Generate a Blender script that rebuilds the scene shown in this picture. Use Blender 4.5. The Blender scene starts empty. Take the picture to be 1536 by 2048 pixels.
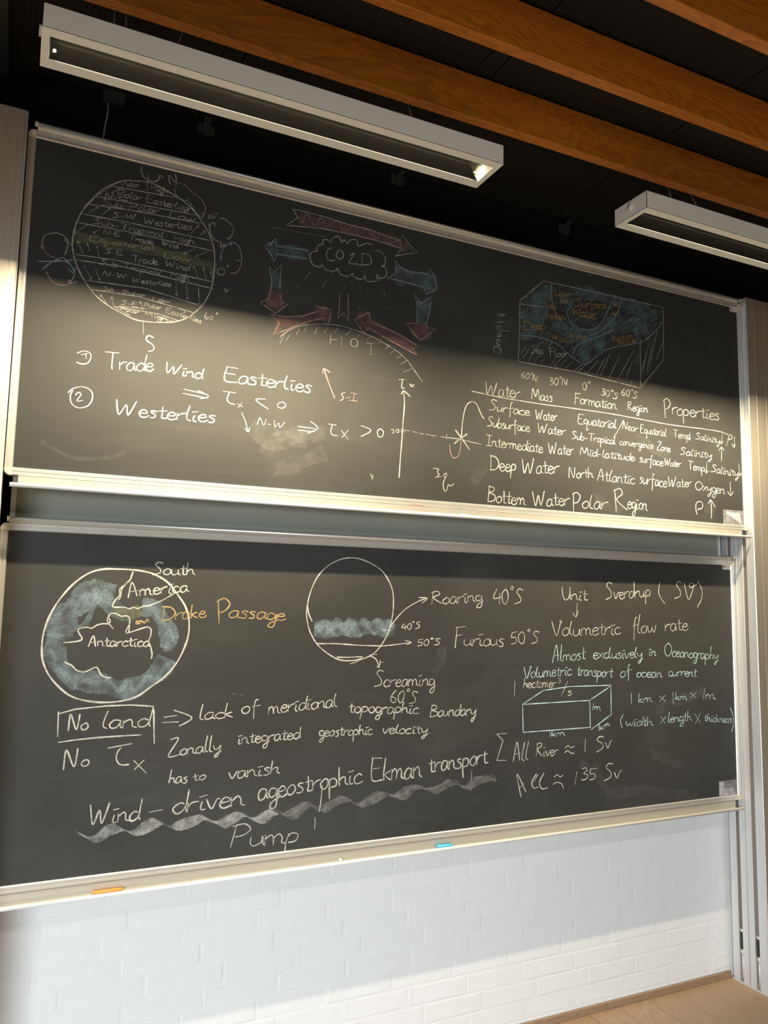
import bpy, bmesh, math, random
from mathutils import Vector, Matrix
R = random.Random(7)
scn = bpy.context.scene
COL = scn.collection
FZ = 1.975                      # height of the upper board's bottom edge above the floor

# ---------- camera ----------
cd = bpy.data.cameras.new('camera'); cam = bpy.data.objects.new('camera', cd); COL.objects.link(cam); scn.camera = cam
cd.sensor_fit = 'VERTICAL'; cd.sensor_height = 36.0; cd.lens = 36.0 * 1561.25 / 2048.0; cd.clip_start = .05
Rm = Matrix(((0.90394999, 0.42284532, -0.06384553), (-0.42726412, 0.89928013, -0.09349127), (0.01788267, 0.11179034, 0.9935709)))
right, fwd, up = Rm.col[0], Rm.col[1], Rm.col[2]
m = Matrix((right, up, -fwd)).transposed().to_4x4(); m.translation = Vector((0.0463, -2.4819, FZ - .340)); cam.matrix_world = m

# ---------- world, lights, exposure ----------
w = bpy.data.worlds.new('world'); scn.world = w; w.use_nodes = True
w.node_tree.nodes['Background'].inputs[0].default_value = (1, .84, .66, 1); w.node_tree.nodes['Background'].inputs[1].default_value = .035
def area(name, loc, rot, sx, sy, power, col, spread=180):
    l = bpy.data.lights.new(name, 'AREA'); l.shape = 'RECTANGLE'; l.size = sx; l.size_y = sy; l.energy = power; l.color = col; l.spread = math.radians(spread)
    o = bpy.data.objects.new(name, l); COL.objects.link(o); o.location = loc; o.rotation_euler = rot; return o
area('floor_bounce_fill', (1.6, -3.6, .06), (math.radians(180), 0, 0), 5.5, 3.4, 58, (1, .83, .62))  # added fill lamp facing up, stands in for light bounced off the floor
area('window_daylight', (-2.7, -4.8, 1.5), (math.radians(73), 0, math.radians(-40)), 2.4, 1.2, 70, (.82, .92, 1), 72)
area('rear_lamp_row', (1.6, -2.75, FZ + 1.02), (math.radians(30), 0, 0), 3.4, .06, 10, (1, .95, .9), 110)
LAMP_W = 40
vs = scn.view_settings; vs.view_transform = 'Standard'; vs.look = 'None'; vs.gamma = 1; vs.use_curve_mapping = False; vs.exposure = 0

# ---------- materials ----------
def mat(name, col, rough=.6, metal=0, spec=.5, noise=None, bump=None, rnd=0):
    """noise=(scale, amount, stretch)  bump=(scale, strength, distance)"""
    M = bpy.data.materials.new(name); M.use_nodes = True; nt = M.node_tree; N = nt.nodes; L = nt.links
    b = N['Principled BSDF']; b.inputs['Base Color'].default_value = (*col, 1); b.inputs['Roughness'].default_value = rough
    b.inputs['Metallic'].default_value = metal; b.inputs['Specular IOR Level'].default_value = spec
    tc = N.new('ShaderNodeTexCoord')
    src = None
    if noise:
        mp = N.new('ShaderNodeMapping'); mp.inputs['Scale'].default_value = noise[2] if len(noise) > 2 else (1, 1, 1)
        L.new(tc.outputs['Object'], mp.inputs['Vector'])
        n = N.new('ShaderNodeTexNoise'); n.inputs['Scale'].default_value = noise[0]; n.inputs['Detail'].default_value = 6
        L.new(mp.outputs[0], n.inputs['Vector'])
        mr = N.new('ShaderNodeMapRange'); mr.inputs[1].default_value = .3; mr.inputs[2].default_value = .7; mr.inputs[3].default_value = 1 - noise[1]; mr.inputs[4].default_value = 1 + noise[1]
        L.new(n.outputs[0], mr.inputs[0]); src = mr.outputs[0]
    if rnd:
        oi = N.new('ShaderNodeObjectInfo'); m2 = N.new('ShaderNodeMapRange'); m2.inputs[3].default_value = 1 - rnd; m2.inputs[4].default_value = 1 + rnd
        L.new(oi.outputs['Random'], m2.inputs[0])
        if src:
            mu = N.new('ShaderNodeMath'); mu.operation = 'MULTIPLY'; L.new(src, mu.inputs[0]); L.new(m2.outputs[0], mu.inputs[1]); src = mu.outputs[0]
        else: src = m2.outputs[0]
    if src:
        vm = N.new('ShaderNodeVectorMath'); vm.operation = 'SCALE'; vm.inputs[0].default_value = col; L.new(src, vm.inputs['Scale']); L.new(vm.outputs[0], b.inputs['Base Color'])
    if bump:
        n = N.new('ShaderNodeTexNoise'); n.inputs['Scale'].default_value = bump[0]; n.inputs['Detail'].default_value = 5; L.new(tc.outputs['Object'], n.inputs['Vector'])
        bp = N.new('ShaderNodeBump'); bp.inputs['Strength'].default_value = bump[1]; bp.inputs['Distance'].default_value = bump[2]
        L.new(n.outputs[0], bp.inputs['Height']); L.new(bp.outputs[0], b.inputs['Normal'])
    return M

def board_mat(name, seed):
    M = mat(name, (.05, .05, .047), .5, 0, .27); nt = M.node_tree; N = nt.nodes; L = nt.links; b = N['Principled BSDF']
    tc = [n for n in N if n.type == 'TEX_COORD'][0]
    def clouds(scale, stretch, rot, lo, hi, dist):
        mp = N.new('ShaderNodeMapping'); mp.inputs['Scale'].default_value = stretch; mp.inputs['Rotation'].default_value = (0, rot, 0); mp.inputs['Location'].default_value = (seed, 0, seed * .7)
        L.new(tc.outputs['Object'], mp.inputs['Vector'])
        n = N.new('ShaderNodeTexNoise'); n.inputs['Scale'].default_value = scale; n.inputs['Detail'].default_value = 7; n.inputs['Distortion'].default_value = dist
        L.new(mp.outputs[0], n.inputs['Vector'])
        r = N.new('ShaderNodeMapRange'); r.inputs[1].default_value = lo; r.inputs[2].default_value = hi; L.new(n.outputs[0], r.inputs[0]); return r.outputs[0]
    a = clouds(1.6, (1, 1, 1), .3, .42, .75, .8)
    c = clouds(5, (.45, 1, 2.2), .6, .56, .8, 1.4)
    ad = N.new('ShaderNodeMath'); ad.operation = 'MULTIPLY_ADD'; ad.inputs[1].default_value = .55; L.new(c, ad.inputs[0]); L.new(a, ad.inputs[2])
    mx = N.new('ShaderNodeMix'); mx.data_type = 'RGBA'; mx.inputs[6].default_value = (.036, .036, .034, 1); mx.inputs[7].default_value = (.088, .088, .082, 1)
    sc = N.new('ShaderNodeMath'); sc.operation = 'MULTIPLY'; sc.inputs[1].default_value = .30; L.new(ad.outputs[0], sc.inputs[0])
    L.new(sc.outputs[0], mx.inputs[0]); L.new(mx.outputs[2], b.inputs['Base Color'])
    return M

def chalk_mat(name, col, op, grain=650, patch=0):
    M = bpy.data.materials.new(name); M.use_nodes = True; nt = M.node_tree; N = nt.nodes; L = nt.links
    b = N['Principled BSDF']; b.inputs['Base Color'].default_value = (*col, 1); b.inputs['Roughness'].default_value = .9; b.inputs['Specular IOR Level'].default_value = .1
    tc = N.new('ShaderNodeTexCoord'); n = N.new('ShaderNodeTexNoise'); n.inputs['Scale'].default_value = grain; n.inputs['Detail'].default_value = 2
    n2 = N.new('ShaderNodeTexNoise'); n2.inputs['Scale'].default_value = 40; n2.inputs['Detail'].default_value = 3
    L.new(tc.outputs['Object'], n.inputs['Vector']); L.new(tc.outputs['Object'], n2.inputs['Vector'])
    r = N.new('ShaderNodeMapRange'); r.inputs[1].default_value = .3; r.inputs[2].default_value = .6; r.inputs[3].default_value = .45 * op; r.inputs[4].default_value = op
    r2 = N.new('ShaderNodeMapRange'); r2.inputs[1].default_value = .3; r2.inputs[2].default_value = .65; r2.inputs[3].default_value = .55 - patch * .5; r2.inputs[4].default_value = 1.1 + patch * .5; n2.inputs['Scale'].default_value = 40 - 18 * patch
    L.new(n.outputs[0], r.inputs[0]); L.new(n2.outputs[0], r2.inputs[0])
    mu = N.new('ShaderNodeMath'); mu.operation = 'MULTIPLY'; mu.use_clamp = True; L.new(r.outputs[0], mu.inputs[0]); L.new(r2.outputs[0], mu.inputs[1]); L.new(mu.outputs[0], b.inputs['Alpha'])
    return M
CH = {'w': chalk_mat('white_chalk', (.68, .67, .60), .92), 'wf': chalk_mat('faint_white_chalk', (.6, .6, .57), .17, 250, .6), 'wf2': chalk_mat('soft_white_chalk', (.7, .7, .67), .36, 250, .6),
      'w3': chalk_mat('thin_shaded_white_chalk', (.56, .55, .49), .8), 'sm': chalk_mat('eraser_smear', (.55, .55, .52), .03, 60, 1),  # thin white chalk: shade of the unlit board top is in its colour
      'b': chalk_mat('blue_chalk', (.40, .54, .58), .65), 'bf': chalk_mat('blue_chalk_shading', (.19, .28, .30), .24, 180, 1), 'bf2': chalk_mat('blue_chalk_side_strokes', (.36, .46, .51), .21, 160, 1), 'bd': chalk_mat('blue_chalk_hatching', (.26, .46, .50), .34),
      'c': chalk_mat('pale_blue_chalk', (.62, .82, .84), .95), 'p': chalk_mat('pink_chalk', (.74, .46, .44), .6), 'pf': chalk_mat('pink_chalk_shading', (.34, .17, .155), .28, 180, .7),
      'gf': chalk_mat('yellow_green_chalk_shading', (.26, .265, .15), .30, 180, .8), 'y': chalk_mat('yellow_chalk', (.50, .49, .30), .8), 'o': chalk_mat('orange_chalk', (.70, .48, .22), .7), 'o2': chalk_mat('ochre_chalk', (.55, .36, .10), .8)}
CNAME = {'w': 'white', 'w3': 'thin shaded white', 'sm': 'smeared white', 'wf': 'faint white', 'wf2': 'soft white', 'b': 'blue', 'bf': 'blue', 'bf2': 'blue', 'bd': 'blue', 'c': 'pale blue', 'p': 'pink', 'pf': 'dark pink', 'gf': 'yellow-green', 'y': 'yellow', 'o': 'orange', 'o2': 'ochre'}
alu = mat('aluminium', (.74, .72, .67), .36, .7, .5)
bright = mat('bright_anodised_edge', (.88, .86, .80), .4, .15, .5)
plate_m = mat('tray_aluminium', (.60, .57, .50), .42, .6, .5)
alu_col = mat('brushed_aluminium_column', (.88, .80, .68), .43, .85, .5, (90, .08, (1, 1, .01)))
alu_in = mat('aluminium_track', (.74, .75, .76), .5, .3, .5, (70, .05, (1, 1, .02)))
slot_m = mat('slot_shadow_metal', (.24, .24, .29), .6, 0)
cap_m = mat('ivory_plastic', (.60, .56, .42), .5)
white_m = mat('white_enamel', (.80, .78, .72), .45)
inner_m = mat('black_reflector', (.10, .10, .095), .12, 1)
paint = mat('white_wall_paint', (.81, .81, .80), .6, 0, .35, (3, .03), (16, .4, .006))
lip_mask_m = mat('lip_mask_black', (.008, .008, .009), .9, 0, .05)  # for the strip added to darken the lit lip of the lamp opening
black = mat('black_paint', (.006, .006, .006), .8, 0, .15)
panelgrey = mat('grey_panel', (.30, .30, .25), .55, 0, .4, (2, .08))
steel = mat('dark_steel', (.10, .10, .10), .45, .6)

def wood(name, c1, c2, scale, axis, rough, rnd=.0):
    M = bpy.data.materials.new(name); M.use_nodes = True; nt = M.node_tree; N = nt.nodes; L = nt.links; b = N['Principled BSDF']
    b.inputs['Roughness'].default_value = rough
    tc = N.new('ShaderNodeTexCoord'); mp = N.new('ShaderNodeMapping'); mp.inputs['Scale'].default_value = axis; L.new(tc.outputs['Object'], mp.inputs['Vector'])
    oi = N.new('ShaderNodeObjectInfo'); va = N.new('ShaderNodeVectorMath'); va.operation = 'ADD'; cmb = N.new('ShaderNodeMath'); cmb.operation = 'MULTIPLY'; cmb.inputs[1].default_value = 37
    L.new(oi.outputs['Random'], cmb.inputs[0]); L.new(mp.outputs[0], va.inputs[0]); L.new(cmb.outputs[0], va.inputs[1])
    n1 = N.new('ShaderNodeTexNoise'); n1.inputs['Scale'].default_value = scale * .25; n1.inputs['Detail'].default_value = 3; n1.inputs['Distortion'].default_value = .6; L.new(va.outputs[0], n1.inputs['Vector'])
    # contour lines of a smooth field read as cathedral grain
    mu = N.new('ShaderNodeMath'); mu.operation = 'MULTIPLY'; mu.inputs[1].default_value = 34; L.new(n1.outputs[0], mu.inputs[0])
    fr = N.new('ShaderNodeMath'); fr.operation = 'FRACT'; L.new(mu.outputs[0], fr.inputs[0])
    n2 = N.new('ShaderNodeTexNoise'); n2.inputs['Scale'].default_value = scale * 6; n2.inputs['Detail'].default_value = 4; L.new(va.outputs[0], n2.inputs['Vector'])
    ad = N.new('ShaderNodeMath'); ad.operation = 'MULTIPLY_ADD'; ad.inputs[1].default_value = .42; L.new(fr.outputs[0], ad.inputs[0]); L.new(n2.outputs[0], ad.inputs[2])
    if rnd:
        rr = N.new('ShaderNodeMath'); rr.operation = 'MULTIPLY_ADD'; rr.inputs[1].default_value = rnd; L.new(oi.outputs['Random'], rr.inputs[0]); L.new(ad.outputs[0], rr.inputs[2]); out = rr.outputs[0]
    else: out = ad.outputs[0]
    cr = N.new('ShaderNodeValToRGB'); cr.color_ramp.elements[0].position = .3; cr.color_ramp.elements[0].color = (*c1, 1); cr.color_ramp.elements[1].position = 1.0 + rnd; cr.color_ramp.elements[1].color = (*c2, 1)
    L.new(out, cr.inputs[0]); L.new(cr.outputs[0], b.inputs['Base Color'])
    return M
beam_m = wood('oiled_beam_wood', (.62, .205, .018), (.36, .112, .011), 6, (.55, 3, 3), .5)
floor_m = wood('oak_floor', (.47, .32, .20), (.36, .235, .14), 7, (3, .45, 3), .42, .35)
base_m = wood('baseboard_wood', (.36, .24, .15), (.26, .165, .10), 9, (.5, 4, 4), .5)

# perforated black ceiling panel
perf = mat('perforated_black_panel', (.016, .015, .012), .75, 0, .2)
nt = perf.node_tree; N = nt.nodes; L = nt.links; tc = [n for n in N if n.type == 'TEX_COORD'][0]
vo = N.new('ShaderNodeTexVoronoi'); vo.inputs['Scale'].default_value = 60; vo.inputs['Randomness'].default_value = 0; L.new(tc.outputs['Object'], vo.inputs['Vector'])
rr = N.new('ShaderNodeMapRange'); rr.inputs[1].default_value = .22; rr.inputs[2].default_value = .3; rr.inputs[3].default_value = .3; rr.inputs[4].default_value = 1
L.new(vo.outputs['Distance'], rr.inputs[0]); vm = N.new('ShaderNodeVectorMath'); vm.operation = 'SCALE'; vm.inputs[0].default_value = (.017, .0155, .012); L.new(rr.outputs[0], vm.inputs['Scale']); L.new(vm.outputs[0], N['Principled BSDF'].inputs['Base Color'])

# ---------- helpers ----------
def box(bm, x0, x1, y0, y1, z0, z1):
    v = [bm.verts.new(p) for p in ((x0, y0, z0), (x1, y0, z0), (x1, y1, z0), (x0, y1, z0), (x0, y0, z1), (x1, y0, z1), (x1, y1, z1), (x0, y1, z1))]
    for f in ((0, 3, 2, 1), (4, 5, 6, 7), (0, 1, 5, 4), (1, 2, 6, 5), (2, 3, 7, 6), (3, 0, 4, 7)): bm.faces.new([v[i] for i in f])
def prism(bm, pts, axis, a, b):
    """extrude closed 2-D outline along axis ('x': pts are (y,z); 'z': pts are (x,y))"""
    def P(p, t): return (t, p[0], p[1]) if axis == 'x' else (p[0], p[1], t) if axis == 'z' else (p[0], t, p[1])
    A = [bm.verts.new(P(p, a)) for p in pts]; Bv = [bm.verts.new(P(p, b)) for p in pts]; n = len(pts)
    for i in range(n): bm.faces.new((A[i], A[(i + 1) % n], Bv[(i + 1) % n], Bv[i]))
    bm.faces.new(A[::-1]); bm.faces.new(Bv)
def tube(bm, pts, r, seg=8, caps=True):
    pts = [Vector(p) for p in pts]; rings = []
    prev = None
    for i, p in enumerate(pts):
        t = (pts[min(i + 1, len(pts) - 1)] - pts[max(i - 1, 0)]).normalized()
        u = t.cross(Vector((0, 0, 1))) if abs(t.z) < .9 else t.cross(Vector((1, 0, 0)))
        if prev is not None:
            u = prev - t * prev.dot(t)
        u.normalize(); prev = u; v = t.cross(u)
        rings.append([bm.verts.new(p + (u * math.cos(a) + v * math.sin(a)) * r) for a in [2 * math.pi * k / seg for k in range(seg)]])
    for a, b in zip(rings, rings[1:]):
        for k in range(seg): bm.faces.new((a[k], a[(k + 1) % seg], b[(k + 1) % seg], b[k]))
    if caps: bm.faces.new(rings[0][::-1]); bm.faces.new(rings[-1])
def obj(name, bm, m, parent=None, loc=None, bevel=0, smooth=False):
    bmesh.ops.recalc_face_normals(bm, faces=bm.faces)
    if bevel: bmesh.ops.bevel(bm, geom=[e for e in bm.edges], offset=bevel, segments=2, affect='EDGES', clamp_overlap=True)
    me = bpy.data.meshes.new(name); bm.to_mesh(me); bm.free(); me.materials.append(m)
    if smooth:
        for p in me.polygons: p.use_smooth = True
    o = bpy.data.objects.new(name, me); COL.objects.link(o)
    if parent: o.parent = parent
    if loc: o.location = loc
    return o
def bx(name, dims, m, parent=None, bevel=0):
    bm = bmesh.new(); box(bm, *dims); return obj(name, bm, m, parent, None, bevel)
def tb(name, pts, r, m, parent=None, seg=10):
    bm = bmesh.new(); tube(bm, pts, r, seg); return obj(name, bm, m, parent, None, 0, True)
def thing(name, label, cat, loc=(0, 0, 0), group=None):
    o = bpy.data.objects.new(name, None); COL.objects.link(o); o.location = loc; o.empty_display_size = .1; o['label'] = label; o['category'] = cat
    if group: o['group'] = group
    return o
def struct(o): o['kind'] = 'structure'; return o

# ---------- the setting ----------
wall = struct(bx('wall_front', (-2.2, 5.0, .1805, .42, 0, FZ - .35), paint))
mbrick = []
for k in range(5):
    # brick: bevelled slab with a slightly wavy painted face
    bm = bmesh.new(); L2, H2 = .1235, .0338; rr_ = random.Random(k)
    xs = [-L2, -L2 + .006, -L2 / 3, L2 / 3, L2 - .006, L2]; zs = [-H2, -H2 + .006, H2 - .006, H2]
    g = [[bm.verts.new((x + rr_.uniform(-.001, .001), (0 if (0 < i < 5 and 0 < j < 3) else .0009) + (rr_.uniform(-.0002, .0002) if 0 < i < 5 and 0 < j < 3 else 0), z + rr_.uniform(-.001, .001))) for j, z in enumerate(zs)] for i, x in enumerate(xs)]
    for i in range(5):
        for j in range(3): bm.faces.new((g[i][j], g[i + 1][j], g[i + 1][j + 1], g[i][j + 1]))
    me = bpy.data.meshes.new('brick'); bm.to_mesh(me); bm.free(); me.materials.append(paint)
    mbrick.append(me)
offs = [.0, .245, .180, .112, .190, .245, .168, .106, .188, .12, .19, .11]
for row in range(12):
    z = .07 + .0694 * (row - .0) + (0 if row else 0)
    z = .0694 * (row + .5) - .0 if row == 0 else .07 + .0694 * (row - 1) + .0694 * .0
    if row == 0: z = .0
    off = [.05, .19, .245, .178, .115, .185, .245, .168, .106, .188, .115, .185][row]
    for k in range(-2, 14):
        x = off + .25 * k + .125
        if x < -.35 or x > 3.35: continue
        b = bpy.data.objects.new('brick', mbrick[R.randrange(5)]); COL.objects.link(b); b.parent = wall
        b.location = (x + R.uniform(-.003, .003), .1797 + R.uniform(-.0001, .0006), z + R.uniform(-.0012, .0012)); b.rotation_euler = (R.uniform(-.002, .002), R.uniform(-.004, .004), R.uniform(-.002, .002))
struct(bx('wall_front_upper', (-2.2, 5.0, .19, .42, FZ - .34, FZ + 1.8), black))
flo = struct(bx('floor', (-2.2, 5.0, -5.6, .42, -.12, -.012), base_m))
pl = {}
x = -1.888 - .15
while x < 4.2:
    y = .178; first = True
    while y > -5.0:
        ln = R.choice([1.2, 1.6, 2.0]) if not first else R.choice([.9, 1.3, 1.9]); first = False
        if ln not in pl:
            bm = bmesh.new(); box(bm, -.0742, .0742, -ln + .0015, 0, -.014, 0)
            bmesh.ops.bevel(bm, geom=[e for e in bm.edges if all(v.co.z > -.001 for v in e.verts)], offset=.0012, segments=1, affect='EDGES')
            me = bpy.data.meshes.new('floor_plank'); bm.to_mesh(me); bm.free(); me.materials.append(floor_m); pl[ln] = me
        o = bpy.data.objects.new('floor_plank', pl[ln]); COL.objects.link(o); o.parent = flo; o.location = (x, y, 0); y -= ln
    x += .15
bs = struct(bpy.data.objects.new('baseboard_front', None)); COL.objects.link(bs)
xx = -.9
for e in (.62, 2.33, 3.034):
    bx('baseboard_strip', (xx, e - .0015, .163, .176, .0005, .026), base_m, bs, .0012); xx = e
cl = struct(bx('ceiling', (-2.2, 5.0, -5.6, .19, FZ + 1.374, FZ + 1.45), black))
for i in range(8):
    for j in range(5):
        x0 = -1.648 + i * .75; y1 = .186 - j * .98
        p = bx('ceiling_panel', (x0, x0 + .683, y1 - .974, y1, FZ + 1.36, FZ + 1.376), perf, cl, .001)
        bx('ceiling_strip', (x0 + .687, x0 + .746, y1 - .974, y1, FZ + 1.362, FZ + 1.376), perf, cl)
# wooden beams
BL = ['orange-brown wooden ceiling beam, the one nearest the chalkboards', 'orange-brown wooden ceiling beam, second out from the chalkboards', 'orange-brown wooden ceiling beam in the top right corner, third out from the chalkboards']
for i in range(3):
    y = -.475 - .3245 * i
    bm = bmesh.new(); box(bm, -2.0, 4.9, -.018, .018, -.0735, .0735)
    bmesh.ops.bevel(bm, geom=[e for e in bm.edges], offset=.0015, segments=1, affect='EDGES')
    o = obj('ceiling_beam', bm, beam_m, None, (1.0 * 0, y + .018, FZ + 1.2735)); o['label'] = BL[i]; o['category'] = 'beam'; o['group'] = 'wooden ceiling beams'

# ---------- columns ----------
def column(label, xi, s, top, xe):
    t = thing('column', label, 'column', (xi, 0, 0))
    def X(a): return s * a
    prof = [(0, .152), (0, .1165), (.022, .1165), (.022, .0985), (0, .0985), (0, .069), (.003, .0675), (.003, .0655), (0, .064), (0, .0335), (.022, .0335), (.022, .0135), (0, .0135), (0, -.028), (.002, -.030),
            (.049, -.030), (.0505, -.0293), (.052, -.030), (.110, -.030), (.1115, -.0293), (.113, -.030), (.185, -.030), (.1865, -.0293), (.188, -.030), (xe, -.030), (xe, .152)]
    bm = bmesh.new(); prism(bm, [(X(a), b) for a, b in prof], 'z', .004, top); obj('profile', bm, alu_col, t)
    for y0, y1 in ((.0990, .1160), (.0140, .0330)):
        bx('slot_channel', (min(X(.0195), X(.0215)), max(X(.0195), X(.0215)), y0, y1, .02, top - .01), slot_m, t)
    # inner track faces: matt aluminium strips
    for y0, y1 in ((.1175, .151), (.0700, .0975), (.0345, .0630), (-.028, .0125)):
        bx('track_face', (min(X(-.0012), X(-.0001)), max(X(-.0012), X(-.0001)), y0, y1, .006, top - .003), alu_in, t)
    for y0 in (.1165, .0675, .0335, -.0285):
        tb('track_ridge', [(X(-.0012), y0, .006), (X(-.0012), y0, top - .003)], .0017, bright, t, 6)
    for yc, z0 in ((.1075, .139), (.0235, .139)):
        pts = [(X(.0095) + .0068 * math.cos(a), yc + .0068 * math.sin(a), z0 + .07 * a / (2 * math.pi * 13)) for a in [k * math.pi / 4 for k in range(13 * 8 + 1)]]
        tb('spring', pts, .0013, steel, t, 5)
        tb('spring_rod', [(X(.0095), yc, .02), (X(.0095), yc, z0 - .022)], .006, alu_in, t, 10)
        tb('spring_stop', [(X(.0095), yc, z0 + .0725), (X(.0095), yc, z0 + .082)], .0078, cap_m if 0 else white_m, t, 10)
        tb('spring_buffer', [(X(.0095), yc, z0 - .021), (X(.0095), yc, z0 - .002)], .0078, white_m, t, 10)
    bx('foot_plate', (min(X(-.004), X(xe + .003)), max(X(-.004), X(xe + .003)), -.034, .156, 0, .0035), alu_in, t)
    return t
column('tall brushed aluminium column with open board tracks and springs at the right end of the chalkboards', 3.0355, 1, FZ + 1.087, .32)
column('tall brushed aluminium column cut off by the left edge of the picture, beside the upper chalkboard', -.0055, -1, FZ + 1.100, .32)

# fixed grey panel behind the gap between the boards
pn = thing('backing_panel', 'grey panel seen in the gap between the upper and the lower chalkboard', 'panel', (0, 0, FZ))
bx('panel_sheet', (.037, 2.985, .128, .140, -.9, .75), panelgrey, pn)
bx('panel_edge', (2.985, 3.000, .124, .142, -.9, .75), alu, pn); bx('panel_edge', (.022, .037, .124, .142, -.9, .75), alu, pn)
bx('mounting_rail', (.2, 2.8, .140, .179, .1, .16), steel, pn); bx('mounting_rail', (.2, 2.8, .140, .179, -.62, -.56), steel, pn)

# ---------- chalkboards ----------
BW, BH = 3.0304, 1.06
def arc(cx, cz, r, a0, a1, n=6): return [(cx + r * math.cos(math.radians(a0 + (a1 - a0) * k / n)), cz + r * math.sin(math.radians(a0 + (a1 - a0) * k / n))) for k in range(n + 1)]
def chalkboard(label, loc, bmat):
    t = thing('chalkboard', label, 'chalkboard', loc)
    e = .0225
    bx('writing_surface', (e - .002, BW - e + .002, 0, .012, e - .002, BH - e + .002), bmat, t)
    bx('back_sheet', (.012, BW - .012, .012, .020, .012, BH - .012), steel, t)
    # frame rails with two ribs
    def rail(y0=-.006):
        return [(.020, 0), (y0 + .002, 0), (y0, .002), (y0, .009), (y0 + .0025, .0105), (y0 + .0025, .0125), (y0, .014), (y0, .020), (y0 + .003, .0225), (.020, .0225)]
    bm = bmesh.new(); prism(bm, rail(), 'x', .020, BW - .020); obj('bottom_rail', bm, alu, t)
    bm = bmesh.new(); prism(bm, [(y, BH - z) for y, z in rail()], 'x', .020, BW - .020); obj('top_rail', bm, alu, t)
    for nm, s, o in (('side_rail', 1, 0), ('side_rail', -1, BW)):
        bm = bmesh.new(); prism(bm, [(o + s * z, y) for y, z in rail()], 'z', .020, BH - .020); obj(nm, bm, alu, t)
    for sx, ox in ((1, 0), (-1, BW)):
        for sz, oz in ((1, 0), (-1, BH)):
            pts = arc(.016, .016, .016, 180, 270) + [(.0215, 0), (.0215, .0215), (0, .0215)]
            bm = bmesh.new(); prism(bm, [(ox + sx * a, oz + sz * b) for a, b in pts], 'y', -.0072, .021); obj('corner_cap', bm, cap_m, t)
    # chalk tray: back plate, shelf, round lip
    bm = bmesh.new(); prism(bm, [(.012, -.001), (-.004, -.001), (-.004, -.028), (-.0060, -.0315), (-.026, -.0315), (-.026, -.0345), (.006, -.0345), (.012, -.030)], 'x', .038, BW - .038); tr = obj('chalk_tray', bm, plate_m, t)
    bx('tray_end_gap', (.026, .038, -.002, .010, -.030, -.001), steel, t); bx('tray_end_gap', (BW - .038, BW - .026, -.002, .010, -.030, -.001), steel, t)
    tb('tray_lip', [(.017, -.0285, -.0310), (BW - .017, -.0285, -.0310)], .0062, bright, t, 14)
    # round rail along the top
    bm = bmesh.new(); prism(bm, [(.014, BH + .0005), (-.004, BH + .0005), (-.018, BH + .0075), (-.020, BH + .0105), (.014, BH + .005)], 'x', .024, BW - .024); obj('rail_support', bm, alu, t)
    tb('hanging_rail', [(.024, -.0205, BH + .011), (BW - .022, -.0205, BH + .011)], .0062, alu, t, 14)
    tb('rail_end_cap', [(.016, -.0205, BH + .011), (.026, -.0205, BH + .011)], .0078, cap_m, t, 12)
    tb('rail_end_cap', [(BW - .026, -.0205, BH + .011), (BW - .016, -.0205, BH + .011)], .0078, cap_m, t, 12)
    return t
bU = chalkboard('upper black chalkboard with globe, convection and ocean block drawings in chalk', (0, 0, FZ), board_mat('chalkboard_black', 1.3))
bLo = chalkboard('lower black chalkboard with white and pale blue handwriting, below and behind the upper one', (0, .0821, FZ - 1.1924), board_mat('chalkboard_black_lower', 5.1))

# residue patches and small corner labels
paper = mat('paper_label', (.62, .61, .54), .7); ink = mat('label_ink', (.08, .08, .08), .7); gum = chalk_mat('tape_residue', (.42, .42, .46), .55, 120); gum2 = chalk_mat('tape_residue_pale', (.55, .55, .60), .8, 120)
def flat(name, pts, y, m, parent, label=None):
    bm = bmesh.new(); bm.faces.new([bm.verts.new((a, y, b)) for a, b in pts]); bmesh.ops.recalc_face_normals(bm, faces=bm.faces)
    for f in bm.faces:
        if f.normal.y > 0: f.normal_flip()
    me = bpy.data.meshes.new(name); bm.to_mesh(me); bm.free(); me.materials.append(m)
    o = bpy.data.objects.new(name, me); COL.objects.link(o); o.parent = parent
    if label: o['label'] = label
    return o
for b, tx, tz, w_, h_ in ((bU, 2.965, 1.0175, .043, .028), (bLo, 2.960, 1.0175, .048, .028)):
    lb = bx('paper_label', (tx, tx + w_, -.0022, -.0003, tz, tz + .022), paper, b)
    for k, (a, c) in enumerate(((.05, .14), (.18, .27), (.30, .34))):
        bx('printed_mark', (tx + w_ * a, tx + w_ * c, -.0026, -.0022, tz + .009, tz + .017), ink, lb)
    for k in range(3): bx('printed_mark', (tx + w_ * (.55 + .13 * k), tx + w_ * (.62 + .13 * k), -.0026, -.0022, tz + .010, tz + .016), mat('faded_ink', (.4, .4, .37), .7) if k == 0 else bpy.data.materials['faded_ink'], lb)
flat('tape_patch', [(2.882, .024), (3.006, .024), (3.006, .088), (2.882, .088)], -.0004, gum, bU, 'grey rectangle of old tape residue')
flat('tape_streak', [(2.892, .078), (2.985, .078), (2.995, .03), (2.975, .036), (2.94, .055), (2.905, .066)], -.0006, gum2, bU)
flat('tape_patch', [(2.898, .022), (3.006, .022), (3.006, .087), (2.898, .087)], -.0004, gum, bLo, 'grey rectangle of old tape residue')
flat('tape_streak', [(2.900, .024), (2.998, .024), (2.985, .055), (2.945, .050), (2.932, .058), (2.932, .082), (2.900, .084)], -.0006, gum2, bLo)

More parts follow.
